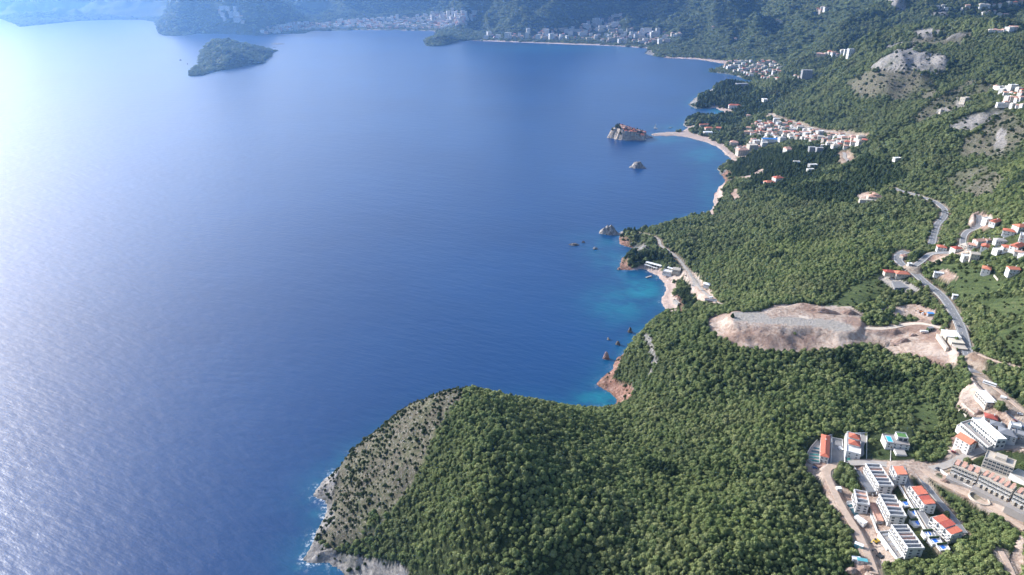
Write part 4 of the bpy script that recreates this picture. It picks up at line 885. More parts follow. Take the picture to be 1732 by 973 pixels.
house('tiny white and blue kiosk beside the highway junction', 1538, 449, 5, 4, 3, 0, 'flat', 'metal', 'white', st=1, nf=1, ns=1, name='kiosk', cat='kiosk', chimney=False)
house('tiny white box house right beside the highway below the vegetable plots', 1614, 505, 5, 4, 3, R(-20), 'gable', 'metal', 'white', st=1, nf=2, ns=1, name='hut', cat='hut', chimney=False)
# hillside village on the right
HV = [('red roofed white house lowest beside the lane bend', 1591, 424, 11, 9, 5, 'hip', 'red'), ('white house with a small bright red roof above the vegetable plots', 1615, 429, 11, 9, 7, 'hip', 'darkred'),
 ('cream house with a pale rounded roof beside the lane', 1631, 424, 11, 9, 5, 'hip', 'cream'), ('small house with faded red roof tucked between neighbours above the lane', 1643, 421, 9, 8, 5, 'gable', 'pink'),
 ('widest house on the lane with a faded pink roof', 1656, 415, 15, 9, 5, 'gable', 'pink'), ('white house with a red roof strip on the slope edge', 1665, 423, 10, 9, 5, 'gable', 'red'),
 ('white flat roofed block at the top of the vegetable plots', 1634, 440, 11, 9, 5, 'flat', 'white'), ('tallest white house, grey gable towards the vegetable plots', 1646, 440, 10, 8, 8, 'gable', 'cream'),
 ('white cube house at the upper end of the lane', 1667, 380, 9, 8, 7, 'flat', 'white'), ('long red roofed house at the upper end of the lane', 1682, 380, 16, 8, 4, 'gable', 'red'),
 ('red hipped white house apart on the upper slope', 1704, 399, 13, 9, 6, 'hip', 'red'), ('large orange roofed house at the edge of the picture', 1723, 392, 14, 11, 6, 'hip', 'orange'),
 ('white terraced house under the large orange roof', 1730, 407, 13, 9, 7, 'flat', 'white'), ('house with a grey stone coloured roof amid dark trees', 1690, 413, 13, 9, 4, 'hip', 'concrete'),
 ('white house with small red roof below the grey roofed one', 1702, 425, 11, 9, 5, 'hip', 'red'), ('low white house with a dark open front', 1688, 428, 12, 8, 4, 'flat', 'white'),
 ('broad white house with a red roof near the edge', 1718, 424, 17, 10, 5, 'gable', 'red'), ('low annex with faded red roof below the broad white house', 1722, 431, 9, 6, 3, 'gable', 'pink'),
 ('small brick coloured shed above the lane houses', 1670, 410, 6, 5, 3, 'gable', 'pink'), ('white house with orange pyramid roof alone in the vegetable plots', 1666, 463, 10, 9, 6, 'hip', 'orange'),
 ('white house with red roof and broad white steps alone in the trees', 1710, 466, 11, 9, 7, 'gable', 'orange'), ('low white shed on the gravel yard above the highway', 1587, 466, 11, 5, 3, 'flat', 'metal'),
 ('white house with white roof among trees above the grey roofed one', 1729, 437, 8, 7, 4, 'flat', 'white')]
for i, (lb, px, py, L, Wd, h, ro, rm) in enumerate(HV):
    house(lb, px, py, L, Wd, h, R([-20, 12, 30, -35, 8, 55, -12][i % 7]), ro, rm, 'cream' if rm == 'cream' else 'white', st=2 if h > 4 else 1, nf=3, ns=2)
# villa on the wooded spur
r = house('large tiered cream villa alone on a cleared pad in the woods', 1478, 338, 24, 14, 6, R(-12), 'hip', 'pink', 'cream', st=2, nf=5, ns=3, name='villa', cat='villa')
mb = MB(); mb.box(-28, 14, -16, -7.2, -6, 2.2); mb.build('terrace', M_['cream'], r); mb = roof_mb(9, 8, 10, 'hip'); mb.build('roof', M_['pink'], r); mb = MB(); mb.box(-4, 4, -3.5, 3.5, 6, 10); mb.build('upper_storey', M_['cream'], r)
# villas in the pines
for lb, px, py, L, Wd, h, ro, rm, wm in (('white villa with a red roof on the bluff over the small coves', 1315, 307, 22, 16, 9, 'hip', 'red', 'white'), ('low annex with broad faded red roof next to the bluff villa', 1301, 311, 24, 14, 4, 'hip', 'orange', 'cream'),
   ('flat white pavilion among dark trees between the bluff villa and village', 1347, 276, 16, 9, 4, 'flat', 'white', 'white'), ('pale grey terraced house at the top of the wooded hollow', 1374, 283, 20, 12, 6, 'flat', 'white', 'grey'),
   ('white walled house stepping down the wooded hollow', 1370, 290, 16, 9, 5, 'flat', 'white', 'white'), ('small white hut hidden in dark trees above the bare pink patch', 1304, 280, 9, 7, 3, 'flat', 'white', 'white'),
   ('grey square tower house, left of a pair below the village', 1372, 257, 15, 14, 13, 'flat', 'grey', 'grey'), ('grey square tower house, right of a pair below the village', 1385, 258, 17, 14, 12, 'flat', 'grey', 'grey'),
   ('white building with a faded red roof at the village lower edge', 1331, 258, 14, 22, 9, 'gable', 'pink', 'white'), ('pale roof in the woods right of the village above a clearing', 1516, 272, 14, 8, 4, 'flat', 'metal', 'white'),
   ('small white ruin wall on the ridge under the rocky knob', 1592, 191, 9, 6, 6, 'flat', 'cream', 'cream')):
    house(lb, px, py, L, Wd, h, R(-10 + (px * 7) % 30), ro, rm, wm, st=max(1, int(h / 3)), nf=4, ns=3)
# beach front
for lb, px, py, L, Wd, h, ro, rm, wm in (('pink hotel block at the near end of the long beach', 1255, 262, 34, 20, 14, 'hip', 'pink', 'cream'), ('cream apartment block right above the near end of the beach', 1271, 256, 26, 22, 18, 'flat', 'cream', 'cream'),
   ('pink roofed hotel right behind the middle of the long beach', 1241, 246, 24, 18, 10, 'hip', 'pink', 'cream'), ('long building with a blue awning strip in the village centre', 1306, 241, 62, 12, 6, 'gable', 'blue', 'white'),
   ('orange roofed beach restaurant near the causeway', 1199, 219, 28, 14, 5, 'hip', 'orange', 'cream'), ('second orange roof among trees further from the causeway', 1216, 219, 24, 14, 5, 'hip', 'orange', 'cream'),
   ('long low orange roof half hidden in the headland trees', 1191, 213, 34, 10, 4, 'gable', 'orange', 'cream'), ('white flat roofed beach pavilion beside the orange roofs', 1197, 226, 28, 16, 5, 'flat', 'metal', 'white'),
   ('seaside villa with white walls and red roof behind the small cove beach', 1242, 183, 44, 18, 9, 'hip', 'red', 'white'), ('red roofed cottage in the park woods above the cove', 1266, 198, 16, 12, 6, 'hip', 'pink', 'cream'),
   ('white clearing wall building in the park woods', 1293, 171, 16, 26, 6, 'flat', 'white', 'white'), ('grey hotel on the point behind the dark wooded headland', 1254, 147, 50, 24, 12, 'flat', 'grey', 'grey'),
   ('tall grey apartment tower above the small harbour town', 1363, 133, 42, 24, 32, 'flat', 'grey', 'grey')):
    house(lb, px, py, L, Wd, h, R(-14 + (px * 3) % 24), ro, rm, wm, st=max(1, int(h / 3.2)), nf=5, ns=3, ww=2.0, wh=1.8, cat='building' if 'block' in lb or 'tower' in lb or 'hotel' in lb else 'house', chimney=False)
# ------------------------------------------------------------------ the cove with the beach club
z = gz(1105, 452) + .5
def strip(label, a, b, w, h, rm, nm, cat, n=6):
    z = gz((a[0] + b[0]) / 2, (a[1] + b[1]) / 2 + 2) + .2; cx, cy, L, rz = axis(a, b, z + h); r = empty(nm, (cx, cy, z), rz); tag(r, label, cat); EXCL.append((cx, cy, L * .35)); EXCL.append((cx + cos(rz) * L * .3, cy + sin(rz) * L * .3, w)); EXCL.append((cx - cos(rz) * L * .3, cy - sin(rz) * L * .3, w))
    mb = MB(); mb.box(-L / 2, L / 2, -w / 2, w / 2, h, h + .3); mb.build('roof', M_[rm], r)
    for i in range(n):
        for s_ in (-1, 1):
            x = -L / 2 + (i + .5) * L / n; mb = MB(); mb.box(x - .2, x + .2, s_ * (w / 2 - .3) - .2, s_ * (w / 2 - .3) + .2, -3, h - .003); mb.build('post', M_['white'], r)
    return r
strip('long white roofed beach pavilion under the dark cliff', (1093, 443), (1119, 450), 7, 3.5, 'metal', 'beach_pavilion', 'pavilion')
strip('narrow white slatted sunshade in front of the beach pavilion', (1090, 447), (1112, 454), 4, 2.8, 'metal', 'sunshade', 'sunshade')
strip('long curving white canopy between the beach club and the parking', (1129, 452), (1157, 460), 5, 3.2, 'metal', 'canopy', 'canopy')
house('white beach club building on the sand', 1129, 465, 16, 11, 4, R(-28), 'flat', 'white', 'white', st=1, nf=4, name='beach_club', cat='beach club')
house('cream beach club kitchen behind the white one', 1144, 463, 13, 11, 4.5, R(-20), 'gable', 'cream', 'cream', st=1, nf=3, name='beach_club', cat='beach club')
house('white tent roof at the edge of the cove parking', 1195, 488, 10, 8, 3, R(-30), 'hip', 'metal', 'white', st=1, nf=2, name='tent', cat='tent', chimney=False)
house('long flat shed at the far end of the cove parking', 1202, 511, 17, 6, 3, R(-12), 'flat', 'greyroof', 'grey', st=1, nf=3, name='shed', cat='shed', chimney=False)
house('grey boat house wall on the concrete platform by the pink rocks', 1144, 514, 5, 15, 3, R(20), 'flat', 'concrete', 'concrete', st=1, nf=1, name='boat_house', cat='boat house', chimney=False)
x, y = W(1097, 469, 0); e = empty('jetty', (x, y, 0), R(35)); tag(e, 'small dark jetty reaching into the turquoise cove', 'jetty'); mb = MB(); mb.box(-7, 7, -1.6, 1.6, .9, 1.3); mb.build('deck', M_['concrete'], e)
for i in range(4):
    for s_ in (-1, 1): mb = MB(); mb.box(-6 + i * 4, -5.6 + i * 4, s_ * 1.2 - .2, s_ * 1.2 + .2, -5, .897); mb.build('pile', M_['wood'], e)

# ------------------------------------------------------------------ villages and towns too far to show parts
def town_proto(L, Wd, h, roof, rm, wm):
    mb = MB(); mb.box(-L / 2, L / 2, -Wd / 2, Wd / 2, -8, h, 0); rb = roof_mb(L, Wd, h, roof, .4); k = len(mb.v); mb.v += rb.v; mb.f += [tuple(i + k for i in f) for f in rb.f]; mb.m += [1] * len(rb.f)
    n = max(2, int(L / 3.4)); st = max(1, int(h / 3))
    for s_ in range(st):
        for i in range(n):
            x = -L / 2 + (i + .5) * L / n; z = s_ * h / st + h / st * .35
            mb.box(x - .75, x + .75, -Wd / 2 - .06, -Wd / 2 + .05, z, z + 1.5, 2)
        for i in range(max(1, n - 1)):
            y = -Wd / 2 + (i + .5) * Wd / max(1, n - 1); mb.box(-L / 2 - .06, -L / 2 + .05, y - .6, y + .6, z, z + 1.5, 2)
    return mesh_from(mb, 'house', [M_[wm], M_[rm], M_['glass']])
VP = [town_proto(*a) for a in ((13, 10, 7, 'hip', 'cream', 'white'), (14, 10, 9, 'gable', 'pink', 'cream'), (11, 9, 6, 'hip', 'pink', 'white'), (16, 11, 9, 'flat', 'white', 'white'), (12, 10, 8, 'hip', 'red', 'cream'), (14, 9, 6, 'gable', 'pink', 'white'), (18, 11, 8, 'hip', 'cream', 'white'))]
BP = [town_proto(*a) for a in ((26, 16, 18, 'flat', 'white', 'white'), (34, 18, 14, 'flat', 'cream', 'cream'), (22, 20, 28, 'flat', 'white', 'white'), (18, 14, 10, 'hip', 'pink', 'cream'), (40, 18, 16, 'flat', 'cream', 'white'), (16, 13, 9, 'hip', 'red', 'cream'), (18, 12, 9, 'gable', 'pink', 'white'))]
def place_many(pts, protos, name, label, cat, group, sc=(0.9, 1.25), rz=(-.5, .5), excl=True):
    for px, py in pts:
        x, y, z = hit1(px, py)
        if z < 0.6: continue
        o = bpy.data.objects.new(name, random.choice(protos)); link(o); k = random.uniform(*sc); o.scale = (k, k, k * random.uniform(.85, 1.15))
        o.location = (x, y, z); o.rotation_euler = (0, 0, random.uniform(*rz)); tag(o, label, cat, group)
        if excl: EXCL.append((x, y, 10 * k))
def fill(poly, n, mind):
    xs_ = [p[0] for p in poly]; ys_ = [p[1] for p in poly]; out = []; t = 0
    while len(out) < n and t < 20000:
        t += 1; a = random.uniform(min(xs_), max(xs_)); b = random.uniform(min(ys_), max(ys_))
        if inpoly(np.array([a]), np.array([b]), poly)[0] and all((a - c) ** 2 + ((b - d) * 1.7) ** 2 > mind ** 2 for c, d in out): out.append((a, b))
    return sorted(out, key=lambda q: q[1])
V1 = fill([(1264, 222), (1280, 207), (1310, 206), (1345, 211), (1380, 223), (1420, 228), (1462, 234), (1464, 243), (1440, 248), (1410, 246), (1370, 240), (1330, 238), (1290, 243), (1276, 250), (1268, 240), (1290, 232), (1262, 228)], 108, 5.5)
place_many(V1, VP, 'village_house', 'small pale house in the village on the slope behind the long beach', 'house', 'houses of the village behind the long beach')
V1b = [(1392, 249), (1404, 247), (1412, 251), (1420, 248), (1430, 251), (1250, 251), (1262, 252), (1284, 250), (1292, 247)]
place_many(V1b, VP, 'village_house', 'small pale house in the village on the slope behind the long beach', 'house', 'houses of the village behind the long beach')
V2 = fill([(1222, 113), (1236, 105), (1262, 104), (1290, 103), (1310, 104), (1326, 120), (1318, 128), (1296, 126), (1276, 131), (1262, 131), (1240, 121)], 62, 5.0) + [(1290 + i * 5, 133 + (i % 3)) for i in range(6)] + [(1345, 130), (1351, 132), (1340, 132)]
place_many(V2, VP, 'harbour_house', 'tiny white house packed into the small harbour town', 'house', 'houses of the small harbour town', (1.0, 1.6))
V3 = [(1685, 150), (1691, 152), (1706, 151), (1712, 151), (1723, 153), (1729, 156), (1695, 156), (1701, 161), (1711, 160), (1718, 163), (1726, 162), (1705, 170), (1713, 170), (1722, 170), (1729, 168), (1714, 181), (1722, 182), (1730, 181), (1700, 178)]
place_many(V3, VP, 'hilltop_house', 'small white house of the hilltop hamlet on the rocky spur', 'house', 'houses of the hilltop hamlet', (.7, 1.0))
house('long white wall like house leading the hilltop hamlet over the cliff', 1697, 182, 28, 7, 5, R(-6), 'flat', 'white', 'white', st=1, nf=7, ns=1)
house('square stone ruin block on the rocky knob before the hilltop hamlet', 1630, 176, 17, 12, 11, R(25), 'flat', 'cream', 'cream', st=2, nf=2, ns=2, name='stone_ruin', cat='ruin', chimney=False)
V4 = [(1385, 96), (1391, 97), (1396, 94), (1403, 92), (1410, 92), (1416, 94), (1427, 91), (1434, 91), (1440, 92), (1383, 18), (1388, 20), (1392, 15), (1397, 17), (1315, 36), (1322, 36), (1206, 48), (1244, 67)]
place_many(V4, VP, 'hill_house', 'tiny white house in a loose cluster on the far wooded slope', 'house', 'white houses on the far wooded slopes', (1.3, 1.9), excl=False)
V5 = [(1585, 14), (1594, 12), (1600, 16), (1628, 16), (1636, 14), (1660, 12), (1668, 12), (1680, 10), (1690, 10), (1706, 8), (1716, 8), (1726, 5), (1664, 24), (1672, 22), (1680, 20), (1690, 26), (1700, 28), (1682, 56), (1690, 55), (1698, 54), (1706, 55), (1712, 53), (1676, 57)]
place_many(V5, VP, 'upland_house', 'tiny white house scattered over the high slope at upper right', 'house', 'white houses on the high upland slope', (.9, 1.5), excl=False)
B1 = fill([(812, 62), (850, 58), (905, 55), (960, 48), (985, 42), (1010, 33), (1045, 23), (1060, 30), (1040, 42), (1060, 50), (1110, 52), (1160, 58), (1135, 72), (1100, 78), (1040, 74), (990, 67), (900, 68), (812, 66)], 165, 4.6)
place_many(B1, BP, 'resort_block', 'pale apartment block in the resort town behind the middle far beach', 'apartment block', 'blocks of the resort town by the middle beach', (.95, 1.5), excl=False)
B2 = fill([(435, 56), (440, 50), (480, 42), (560, 38), (640, 32), (700, 30), (750, 22), (812, 18), (800, 34), (770, 46), (740, 51), (620, 49), (540, 50), (500, 54)], 130, 6.0) + fill([(362, 16), (385, 12), (405, 22), (420, 42), (380, 36)], 14, 5)
place_many(B2, BP, 'city_block', 'hazy pale block of the city along the farthest shore', 'apartment block', 'blocks of the city on the farthest shore', (1.0, 1.7), excl=False)
B3 = fill([(440, 55), (480, 41), (560, 38), (640, 31), (700, 29), (800, 20), (790, 40), (740, 50), (620, 48), (540, 50)], 260, 3.0)
mb = MB()
for px, py in B3:
    x, y, z = hit1(px, py)
    if z > .6: l = random.uniform(8, 22); w_ = random.uniform(7, 14); mb.box(x - l, x + l, y - w_, y + w_, z - 10, z + random.uniform(8, 22), random.choice((0, 0, 1, 2)))
tag(mb.build('distant_city', [M_['white'], M_['cream'], M_['pink']]), 'dense mass of small hazy houses filling the far city', 'city', None, 'stuff')
# ------------------------------------------------------------------ rocks and islets in the sea
def rock_mat(name, lo, mid_, hi):
    m = NT(name); pos = m.n('ShaderNodeNewGeometry').outputs['Position']; f = m.noise(pos, .16, 6, .7)
    c = m.ramp(f, [(.3, lo), (.5, mid_), (.68, hi)]); m.l(c, m.b.inputs['Base Color']); m.b.inputs['Roughness'].default_value = .95
    m.l(m.bump(f, .8, 2.5), m.b.inputs['Normal']); return m.mat
ROCK = {'pale': rock_mat('pale_cliff_rock', (.10, .085, .07), (.30, .255, .21), (.48, .42, .36)), 'grey': rock_mat('grey_rock', (.07, .065, .06), (.22, .20, .185), (.42, .39, .36)), 'red': rock_mat('red_rock', (.09, .055, .045), (.30, .19, .16), (.48, .38, .33)), 'dark': rock_mat('dark_rock', (.04, .036, .034), (.11, .095, .085), (.22, .19, .17))}
def islet(name, label, cat, cx, cy, rx, ry, hgt, rz, mat, seed, prof=None, n=44, sub=None, parent=None):
    """a rock standing in the water: own grid, steep sides, real size in metres"""
    V = []; F = []; g_ = np.linspace(-1.15, 1.15, n); X, Y = np.meshgrid(g_, g_)
    wx = X + (fbm(X * 10 + seed, Y * 10, 4, 3, seed) - .5) * .5; wy = Y + (fbm(X * 10, Y * 10 + seed, 4, 3, seed + 5) - .5) * .5
    rr = np.sqrt(wx ** 2 + wy ** 2); body = 1 - sstep(.62 if rx > 40 else .15, 1.02, rr)
    top = prof(X, Y) if prof else 1 - .45 * rr
    z = hgt * top * body * (.72 + .56 * fbm(X * rx, Y * ry, max(3, rx * .25), 4, seed + 9, ridged=True)) - 2.5 * (1 - body)
    me_v = np.stack([X * rx, Y * ry, z], -1).reshape(-1, 3)
    for i in range(n - 1):
        for j in range(n - 1): F.append((i * n + j, i * n + j + 1, (i + 1) * n + j + 1, (i + 1) * n + j))
    me = bpy.data.meshes.new(name); me.from_pydata(me_v.tolist(), [], F); me.materials.append(mat); me.polygons.foreach_set('use_smooth', [False] * len(F)); me.update()
    o = link(bpy.data.objects.new(name, me), parent); o.location = (cx, cy, 0); o.rotation_euler = (0, 0, rz)
    if label: tag(o, label, cat)
    def top_at(lx, ly):
        j = int(round((lx / rx + 1.15) / 2.3 * (n - 1))); i = int(round((ly / ry + 1.15) / 2.3 * (n - 1))); return float(z[min(max(i, 0), n - 1), min(max(j, 0), n - 1)])
    o2 = o; return o2, top_at
SR = [('large grey sea rock with a bushy end off the near headland', 1031, 397, 40, 17, 'grey', 16), ('low jagged dark reef farthest out beyond the headland', 971, 416, 22, 6, 'dark', 3), ('small dark rock just behind the jagged reef', 987, 411, 8, 3.5, 'dark', 3),
      ('small pale tipped rock between reef and headland', 1007, 422, 11, 5, 'grey', 4), ('flat reddish rock ledge off the red cove point', 1047, 457, 10, 5, 'red', 3), ('dark pointed rock, uppermost of the rocks off the second headland', 1066, 563, 10, 8, 'dark', 8),
      ('small white washed rock in open water off the headland', 1029, 575, 6, 3, 'grey', 3), ('brown rock with a white foam side close to the headland', 1045, 584, 10, 5, 'dark', 5), ('large round red sea rock at the foot of the headland', 1026, 608, 14, 9, 'red', 9),
      ('jagged grey islet alone in the bay before the causeway', 1080, 285, 31, 15, 'grey', 17), ('tiny dark rock left of the big wooded island', 305, 102.5, 6, 2, 'dark', 5), ('tiny dark rock near the tip of the big wooded island', 317, 109, 4, 1.6, 'dark', 4),
      ('long thin reef right of the big wooded island, upper one', 468, 75, 26, 2, 'dark', 2), ('short thin reef right of the big wooded island, lower one', 463, 81, 12, 1.6, 'dark', 2)]
for i, (lb, px, py, wpx_, hpx, mk, hg) in enumerate(SR):
    x, y = W(px, py, 0); d = y * cos(PITCH) + CAMZ * sin(PITCH); s_ = d / FOC
    islet('sea_rock', lb, 'rock', x, y + wpx_ * s_ * .2, wpx_ * s_ * .58, max(wpx_ * s_ * .36, 4), hg * (1.15 if hg < 12 else 1.0), R(-8), ROCK[mk], 11 + i, n=30 if wpx_ < 20 else 44)
# walled old town on its rock
x, y = W(1069, 238, 0); IX, IY = x, y + 45
prof = lambda X, Y: np.clip(1.0 - .55 * (X + .55) * (X > -.55) - .9 * np.abs(X + .55) * (X <= -.55) * .6, .25, 1) * (1 - .25 * np.abs(Y))
isl, topf = islet('island', None, None, IX, IY, 74, 48, 33, 0, ROCK['pale'], 5, prof, n=80); tag(isl, kind='structure')
OT = [town_proto(*a) for a in ((9, 7, 5, 'gable', 'red', 'cream'), (9, 8, 6, 'hip', 'red', 'cream'), (11, 8, 5, 'gable', 'pink', 'concrete'))]
n_ = 0
while n_ < 62:
    lx, ly = random.uniform(-30, 62), random.uniform(-34, 22); h_ = topf(lx, ly)
    if h_ < 6: continue
    o = bpy.data.objects.new('old_town_house', random.choice(OT)); link(o); o.location = (IX + lx, IY + ly, h_ + .6); o.rotation_euler = (0, 0, random.uniform(-.6, .6)); tag(o, 'small stone house with a red roof on the walled islet', 'house', 'red roofed houses on the walled islet'); n_ += 1
house('white chapel on the summit of the walled islet', 0, 0, 8, 5, 4.5, R(10), 'gable', 'pink', 'white', st=1, nf=2, ns=1, name='chapel', cat='chapel', at=(IX - 8, IY + 8, topf(-8, 8)), z=topf(-8, 8) - .5, chimney=False)
ISLET_TREES = []
for _ in range(90):
    lx, ly = random.uniform(-62, 45), random.uniform(-34, 30); h_ = topf(lx, ly)
    if h_ > 6: ISLET_TREES.append((IX + lx, IY + ly, h_, random.uniform(3, 5)))
# causeway
x0, y0 = W(1103, 228.5, 0); x1, y1 = W(1150, 227, 0); a = math.atan2(y1 - y0, x1 - x0); L = math.hypot(x1 - x0, y1 - y0)
e = empty('causeway', ((x0 + x1) / 2, (y0 + y1) / 2, 0), a); tag(e, kind='structure'); mb = MB(); mb.prism([(-L / 2, -7), (L / 2, -14), (L / 2, 14), (-L / 2, 6)], -4, 2.2); mb.build('causeway_bank', plain('causeway_stone', (.36, .28, .24), .95, .12, .3), e)
mb = MB(); mb.box(-L / 2, L / 2, -2.5, 2.5, 2.2, 2.5); mb.build('causeway_path', RM['dusty'], e)

# ------------------------------------------------------------------ boats
def boat(label, px, py, L, mat, sail=False):
    x, y = W(px, py, 0); r = empty('sailing_boat' if sail else 'motor_boat', (x, y, 0), R(random.uniform(-40, 40))); tag(r, label, 'boat')
    mb = MB(); n = 9; V = []
    for i in range(n):
        t_ = i / (n - 1); w_ = L * .17 * (1 - max(0, (t_ - .45) / .55) ** 2 * .97); X = -L / 2 + L * t_; V += [(X, -w_, 1.1 + .4 * t_), (X, -w_ * .5, -.4), (X, w_ * .5, -.4), (X, w_, 1.1 + .4 * t_)]
    F = [(4 * i + j, 4 * i + j + 1, 4 * i + 5 + j, 4 * i + 4 + j) for i in range(n - 1) for j in range(3)] + [(0, 3, 2, 1)] + [(4 * i, 4 * i + 4, 4 * i + 7, 4 * i + 3) for i in range(n - 1)]
    mb.add(V, F); mb.build('hull', mat, r); mb = MB(); mb.box(-L * .25, L * .1, -L * .09, L * .09, 1.2, 2.2); mb.build('cabin', M_['white'], r)
    if sail:
        mb = MB(); mb.box(-.12, .12, -.12, .12, 1.2, L * 1.25); mb.build('mast', M_['metal'], r); mb = MB(); mb.add([(-.2, -.03, 2.6), (-L * .42, -.03, 2.6), (-.2, -.03, L * 1.2), (-.2, .03, 2.6), (-L * .42, .03, 2.6), (-.2, .03, L * 1.2)], [(0, 1, 2), (5, 4, 3), (0, 3, 4, 1), (1, 4, 5, 2), (2, 5, 3, 0)]); mb.build('sail', M_['white'], r)
boat('white sailing boat anchored off the causeway', 1109, 217.5, 15, M_['white'], True)
boat('dark motor boat anchored nearer to the beach than the sailing boat', 1134.5, 216.5, 13, M_['greyroof'])
boat('dark boat close to the pink pebble shore', 1190, 360, 7, M_['greyroof'])
boat('white boat off the far resort beach', 708, 61, 18, M_['white'])

# ------------------------------------------------------------------ vehicles
PAINT = {k: plain(k + '_car_paint', c, .3, .04, .5, spec=.6) for k, c in (('white', (.75, .75, .75)), ('dark', (.04, .045, .055)), ('blue', (.04, .12, .30)), ('red', (.30, .03, .04)), ('silver', (.42, .44, .46)), ('yellow', (.62, .40, .04)), ('orange', (.60, .20, .05)))}
TYRE = plain('tyre', (.03, .03, .03), .9, .05, 1)
def wheel_mesh():
    mb = MB(); n = 12; V = [(.34 * cos(2 * pi * i / n), s_, .34 * sin(2 * pi * i / n)) for s_ in (-.12, .12) for i in range(n)]
    mb.add(V, [tuple(range(n)), tuple(reversed(range(n, 2 * n)))] + [(i, n + i, n + (i + 1) % n, (i + 1) % n) for i in range(n)]); return mesh_from(mb, 'wheel', TYRE)
WM = wheel_mesh()
def vehicle(label, px, py, deg, kind='car', col='white', k=1.0):
    x, y, z = hit1(px, py)
    for nm, (X, Y, Z, w, mk) in road_geo.items():
        q = np.hypot(X - x, Y - y); i = int(q.argmin())
        if q[i] < w * .7: z = max(z, Z[i] + .56)
    r = empty({'car': 'parked_car', 'van': 'van', 'bus': 'bus', 'truck': 'lorry'}[kind], (x, y, z + .05), R(deg)); tag(r, label, {'car': 'car', 'van': 'van', 'bus': 'bus', 'truck': 'lorry'}[kind]); r.scale = (k, k, k); EXCL.append((x, y, 3)); P = PAINT[col]
    if kind == 'car':
        mb = MB(); mb.box(-2.1, 2.1, -.88, .88, .28, .85); mb.build('body', P, r)
        mb = MB(); mb.add([(-1.7, -.85, .853), (1.0, -.85, .853), (1.0, .85, .853), (-1.7, .85, .853), (-1.2, -.68, 1.42), (.35, -.68, 1.42), (.35, .68, 1.42), (-1.2, .68, 1.42)], [(3, 2, 1, 0), (4, 5, 6, 7), (0, 1, 5, 4), (1, 2, 6, 5), (2, 3, 7, 6), (3, 0, 4, 7)]); mb.build('window', M_['glass'], r)
        mb = MB(); mb.box(-1.25, .4, -.7, .7, 1.423, 1.48); mb.build('roof', P, r); wb = 1.3; Lh = 2.1
    elif kind == 'truck':
        mb = MB(); mb.box(-4.6, 2.2, -1.2, 1.2, 1.0, 2.9 if col == 'white' else 2.0); mb.build('load_bed', P, r); mb = MB(); mb.box(2.4, 4.2, -1.15, 1.15, .5, 2.6); mb.build('cab', PAINT['white'], r); mb = MB(); mb.box(3.3, 4.25, -1.05, 1.05, 1.6, 2.3); mb.build('window', M_['glass'], r); wb = 3.0; Lh = 4.2
    else:
        h_ = 3.1 if kind == 'bus' else 2.1; l_ = 5.8 if kind == 'bus' else 2.6
        mb = MB(); mb.box(-l_, l_, -1.22, 1.22, .4, h_); mb.build('body', P, r)
        mb = MB(); mb.box(-l_ * .9 if kind == 'bus' else l_ * .3, l_ + .03, -1.25, 1.25, h_ * .52, h_ * .8); mb.build('window', M_['glass'], r); mb = MB(); mb.box(-l_ * .9, l_ * .9, -1.15, 1.15, h_ + .002, h_ + .12); mb.build('roof', P, r); wb = l_ * .62; Lh = l_
    for a in (-1, 1):
        for b in (-1, 1): child('wheel', WM, r, (a * wb, b * .85, .34))
    return r
CARS = [('white bus on the highway above the hall roof', 1673, 652, -45, 'bus', 'white'), ('small white van following the bus down the highway', 1697, 674, -45, 'van', 'white'), ('white car beside the side road mouth at the right edge', 1725, 701, -30, 'car', 'white'),
 ('dark car on the highway beside the depot roof end', 1619, 560, -80, 'car', 'dark'), ('dark car parked below the depot', 1622, 596, -70, 'car', 'dark'), ('dark car on the upper highway bend in the woods', 1599, 358, -50, 'car', 'dark'), ('second dark car just behind on the upper bend', 1602, 363, -70, 'car', 'dark'),
 ('dark car in the restaurant car park, nearer the building', 1516, 479, -30, 'car', 'dark'), ('dark car in the restaurant car park, nearer the highway', 1534, 480, -40, 'car', 'dark'), ('blue car at the restaurant car park corner', 1520, 484, -30, 'car', 'blue'),
 ('blue car beside the fan of narrow pools', 1378, 792, -10, 'car', 'blue'), ('white van in the villa car park', 1422, 761, -80, 'van', 'white'), ('dark red car on the gravel beside the orange gabled house', 1612, 765, -20, 'car', 'red'),
 ('dark red car parked behind the white cube house', 1716, 712, -30, 'car', 'red'), ('blue car parked right of the white cube house', 1726, 722, -25, 'car', 'blue'), ('silver car parked beside the grey house at the edge', 1729, 735, -35, 'car', 'silver'),
 ('dark car at the entrance of the cove parking', 1160, 467, -60, 'car', 'dark'), ('silver car in the middle of the cove parking', 1172, 483, -30, 'car', 'silver'), ('white car beside the tent at the cove parking', 1188, 492, -20, 'car', 'white'), ('white van by the long shed at the cove', 1203, 505, -10, 'van', 'white'),
 ('white lorry with long load bed on the earthworks', 1563, 563, -5, 'truck', 'white'), ('orange lorry beside the blue covered machine', 1565, 533, 160, 'truck', 'orange'), ('silver car on the highway near the junction', 1583, 491, -50, 'car', 'silver'), ('dark car on the dusty village road', 1585, 794, 20, 'car', 'dark')]
for a in CARS: vehicle(*a)
